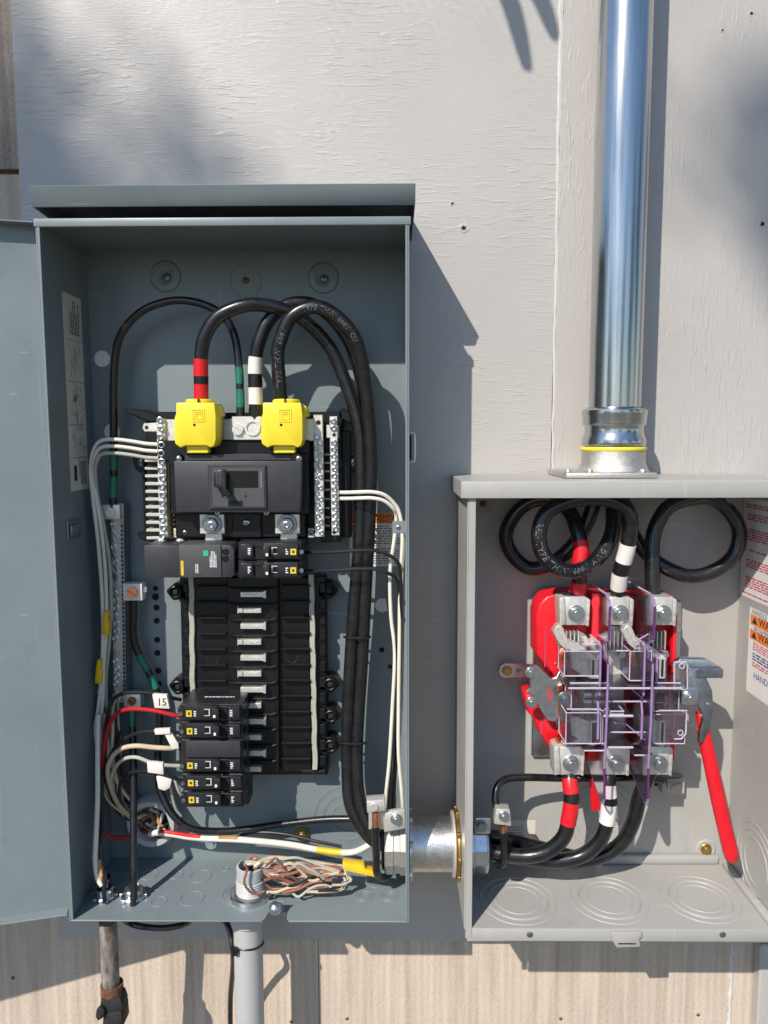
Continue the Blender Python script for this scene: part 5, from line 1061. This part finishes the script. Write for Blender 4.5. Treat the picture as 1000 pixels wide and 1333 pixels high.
part('shelf', MB().pb(792, 972, 824, 974, .108, .066), 'clear_sheet', sh); rimloop([(790, 973), (824, 973)], .108, False, .0013)
part('fin', MB().pp([(878, 862), (895, 862), (895, 895), (878, 898)], .098, .0955), 'clear_sheet', sh); rimloop([(878, 862), (893, 862), (895, 866), (895, 897), (878, 898)], .098)
part('fin', MB().pp([(858, 925), (894, 925), (893, 955), (886, 962), (876, 962)], .100, .0975), 'clear_sheet', sh); rimloop([(858, 925), (894, 925), (893, 955), (887, 962), (878, 962)], .100, False)
rimloop([(816, 892), (850, 920)], .10, False, .0007, 'clear_edge'); rimloop([(812, 940), (850, 972)], .10, False, .0007, 'clear_edge'); rimloop([(826, 836), (850, 822)], .10, False, .0010, 'clear_edge')
for a, c in ((886, 954), (888, 867)): part('guard_rivet', MB().torus(W(a, c, .101), (0, 1, 0), .0028, .0006, 18, 5), 'clear_rim', sh)
# lever and red handle
hn = sw
part('top_plate', MB().pp([(874, 868), (886, 857), (920, 858), (938, 869), (938, 879), (908, 879), (893, 872)], .088, .080), 'zinc', hn, .0012, 2)
part('top_pin', MB().box(W(903, 874, .09).x, W(938, 874, .09).x, -.098, -.084, zz(920, 880, .09), zz(920, 868, .09)), 'zinc_dark', hn, .001)
part('lever_plate', MB().pp([(897, 870), (908, 869), (920, 882), (928, 900), (929, 925), (925, 948), (917, 966), (910, 968), (912, 950), (916, 935), (910, 920), (897, 916), (893, 900)], .096, .090), 'zinc_dark', hn, .001, 2)
part('lever_block', MB().pb(888, 898, 910, 918, .100, .084), 'zinc', hn, .001); screw('lever_screw', hn, 898, 908, .1003, 7, 'hex', 'zinc')
for a, c in ((922, 917), (913, 932), (918, 880)): part('rivet', MB().lathe([(0, .0008), (.0015, .0006), (.002, 0)], W(a, c, .0965), (0, -1, 0), 12), 'zinc', hn)
hp_ = [W(915, 948, .088), W(921, 975, .088), W(936, 1045, .088), W(951, 1108, .088), W(953, 1117, .088), W(954, 1122, .088)]
part('red_handle', MB().tube([hp_[0] + Vector((0, 0, .0)), hp_[1], hp_[2], hp_[3], hp_[4], hp_[5]], [.0068, .0074, .0080, .0084, .0074, .0035], 20), 'red_plastic', hn)
part('grip_core', MB().tube([W(911, 925, .085), W(914, 945, .0875)], .005, 10), 'tape_red', hn)
# small ground bracket lower right
gbk = thing('ground_bracket', 'small grey ground bracket with screw right of the lower lugs', 'bracket', W(880, 1033, .02))
part('plate', MB().pb(862, 1013, 892, 1034, .018, .006), 'enamel_pale_grey', gbk, .001); part('clamp', MB().pb(868, 1015, 888, 1022, .026, .0182), 'zinc_dark', gbk, .0008); screw('screw', gbk, 876, 1025, .0185, 6, 'hex', 'zinc')
for a in (854, 890): part('hole', MB().lathe([(0, .0002), (.0022, .0002)], W(a, 1021, BK + .0002), (0, -1, 0), 12), 'hole_dark', gbk)
# coils above
RR = .0083
cable('coil_cable', [(750, 785, .062), (753, 765, .068), (755, 742, .072), (756, 715, .07), (752, 688, .062), (740, 664, .05), (718, 650, .042), (690, 652, .036), (668, 672, .032), (659, 698, .03), (668, 725, .03), (692, 740, .032), (722, 732, .036), (748, 708, .04), (764, 680, .042), (772, 655, .044), (776, 630, .046)],
      RR, 'cable_black', 'black cable coil ending in dark red tape at left upper lug', 'cable', 'cable coils at the top of the disconnect box', [((755, 735), (756, 706), 'tape_red', 'tape_band'), ((752, 770), (754, 757), 'tape_red', 'tape_band')], 18, 8)
cpath, ct = cable('coil_cable', [(803, 788, .066), (805, 768, .074), (809, 745, .082), (816, 715, .09), (822, 688, .094), (818, 665, .094), (800, 652, .092), (770, 648, .092), (736, 653, .094), (711, 670, .096), (701, 698, .098), (709, 724, .098), (730, 741, .096), (757, 741, .09), (782, 722, .08), (796, 695, .07), (800, 665, .06), (798, 635, .05)],
      RR, 'cable_black', 'printed black cable coil hanging in front with white tape bands', 'cable', 'cable coils at the top of the disconnect box', [((805, 766), (810, 745), 'tape_white', 'tape_band'), ((810, 745), (813, 731), 'tape_black', 'tape_band'), ((813, 731), (818, 709), 'tape_white', 'tape_band')], 18, 8)
cable('coil_cable', [(852, 788, .062), (850, 768, .06), (849, 735, .056), (850, 705, .052), (856, 680, .05), (872, 660, .048), (898, 648, .046), (928, 650, .044), (952, 668, .044), (962, 694, .046), (955, 722, .046), (930, 742, .046), (898, 749, .044), (868, 740, .04), (842, 720, .034), (824, 694, .03), (812, 660, .036), (808, 632, .044)],
      RR, 'cable_black', 'wide black cable coil without tape near the right wall of disconnect box', 'cable', 'cable coils at the top of the disconnect box', n=18, subd=8)
# cables below
cable('feeder_cable', [(742, 1000, .068), (742, 1018, .078), (743, 1040, .084), (742, 1065, .086), (734, 1090, .086), (715, 1107, .084), (690, 1113, .08), (660, 1112, .075), (636, 1108, .07), (600, 1105, .066)], RR, 'cable_black', 'black cable with red tape leaving the left lower lug', 'cable', 'feeder cables leaving the switch', [((742, 1014), (743, 1034), 'tape_red', 'tape_band'), ((743, 1034), (743, 1046), 'tape_black', 'tape_band'), ((743, 1046), (742, 1072), 'tape_red', 'tape_band')], 18)
cable('feeder_cable', [(793, 1000, .066), (792, 1022, .074), (792, 1045, .078), (790, 1075, .078), (780, 1098, .076), (758, 1114, .074), (725, 1120, .072), (690, 1118, .068), (655, 1112, .062), (630, 1105, .058), (600, 1100, .056)], RR, 'cable_black', 'black cable with white tape leaving the middle lower lug', 'cable', 'feeder cables leaving the switch', [((792, 1022), (792, 1037), 'tape_white', 'tape_band'), ((792, 1037), (791, 1048), 'tape_black', 'tape_band'), ((791, 1048), (790, 1071), 'tape_white', 'tape_band')], 18)
cable('feeder_cable', [(848, 1000, .064), (840, 1018, .066), (831, 1042, .066), (824, 1070, .064), (808, 1098, .06), (780, 1116, .056), (745, 1122, .054), (700, 1118, .052), (655, 1106, .05), (625, 1098, .05), (600, 1096, .05)], RR, 'cable_black', 'black cable without tape leaving the right lower lug', 'cable', 'feeder cables leaving the switch', n=18)
cable('feeder_cable', [(620, 1088, .052), (650, 1090, .05), (690, 1098, .044), (730, 1110, .04), (760, 1118, .036)], RR * .9, 'cable_black', 'spare black cable lying behind the taped feeder cables', 'cable', 'feeder cables leaving the switch', n=16)
tag(part('red_flap', MB().pp([(768, 1014), (780, 1016), (782, 1056), (770, 1055)], .05, .047), 'tape_red', None, .0006), 'flat red strip hanging between red-taped and white-taped cables', 'strip')
cable_print('(UL) TYPE THW  600V  AWG', cpath, RR, (702, 678), .0095, ct, 1, 1.0)
# ================================================================== world beyond the frame (casts the photograph's shadows and reflections)
def along(px, py, dist): return W(px, py, 0) - SUN * dist
for i, (a, b_, c_, d_, lab) in enumerate(((640, -60, 686, 86, 'black overhead service cable end hanging above frame'), (672, -60, 722, 46, 'second black overhead service cable end hanging above frame'))):
    p1 = along(c_, d_, .62); p0 = along(a, b_, .66); q = p0 + (p0 - p1).normalized() * .1
    u_ = [q + Vector((-.1, .1, .25)), q, p0, p0.lerp(p1, .5) + Vector((.004, 0, 0)), p1]
    o = part('service_cable', MB().tube(smooth(u_, 5), [.0105] * 15 + [.010, .0095, .009, .008, .007, .0055], 10), 'cable_black'); tag(o, lab, 'cable', 'overhead cable ends')
def tree(base, label, clumps, seed, leaf=.09, group='trees standing in the yard'):
    """clumps: (centre, radius, leaves)"""
    rg = random.Random(seed); base = Vector(base); t = thing('tree', label, 'tree', base, group)
    cen = sum((Vector(c) for c, r, n in clumps), Vector()) / len(clumps); top = Vector((base.x * .6 + cen.x * .4, base.y * .6 + cen.y * .4, max(cen.z - .6, base.z + 1.5)))
    part('trunk', MB().tube(smooth([base, base.lerp(top, .5) + Vector((.1, .05, 0)), top], 5), [.20 - .012 * i for i in range(11)], 10), 'bark', t)
    vs, fs = [], []
    for c, r, n in clumps:
        c = Vector(c); s = base.lerp(top, rg.uniform(.6, .98))
        part('limb', MB().tube(smooth([s, s.lerp(c, .5) + Vector((0, 0, .25)), c], 4), [.05 - .004 * k for k in range(9)], 6), 'bark', t)
        for i in range(n):
            q = Vector((rg.gauss(0, 1), rg.gauss(0, 1), rg.gauss(0, 1))); q = q.normalized() * r * rg.random() ** .45; p = c + q
            a = Vector((rg.uniform(-1, 1), rg.uniform(-1, 1), rg.uniform(-.6, .6))).normalized(); b_ = a.orthogonal().normalized() * leaf * rg.uniform(.3, .5); a = a * leaf * rg.uniform(.7, 1.2)
            k = len(vs); vs += [p - a, p + b_, p + a, p - b_]; fs.append((k, k + 1, k + 2, k + 3))
    o = part('crown', MB().add(vs, fs), 'leaf', t); return t
# the branch whose soft shade falls on the upper left of the boards and the hood
cl = [(along(a, b_, 7.0 + k * .15), r, n) for k, (a, b_, r, n) in enumerate(((25, 150, .12, 18), (100, 175, .14, 22), (185, 205, .14, 18), (285, 228, .13, 11), (40, 240, .12, 18), (-90, 120, .12, 60), (-200, 60, .2, 160), (-260, 260, .25, 200), (-400, 120, .4, 300)))]
tree((-6.2, -5.6, 0), 'tall yard tree whose high branch shades the upper boards', cl, 3, .035)
cl = [(along(a, b_, 8.0 + k * .2), r, n) for k, (a, b_, r, n) in enumerate(((985, 160, .10, 5), (965, 240, .12, 6), (985, 330, .10, 4), (1130, 220, .12, 50), (1180, 380, .15, 60)))]
tree((-1.2, -7.6, 0), 'slender yard tree with sparse branch shading the board beside conduit', cl, 4, .035)
def reflection_tree(x, y, h, seed, lab):  # unseen trees added as dark shapes for the conduit to mirror
    rg = random.Random(seed)
    tree((x, y, 0), lab, [(Vector((x + rg.gauss(0, .9), y + rg.gauss(0, .9), h * rg.uniform(.45, 1.0))), rg.uniform(.7, 1.2), 420) for _ in range(9)], seed, .16)
reflection_tree(9.5, -9.5, 5.5, 11, 'broad unseen tree added to the right behind the viewer')
reflection_tree(11.5, -4.2, 6.0, 12, 'broad unseen tree added near the right end of the house')
reflection_tree(-12.5, -3.6, 5.0, 13, 'broad unseen tree added near the left end of the house')
reflection_tree(2.5, -16.0, 5.0, 14, 'far unseen tree added straight behind the viewer')
reflection_tree(-10., -9.5, 3.4, 15, 'low unseen tree added far behind the viewer')
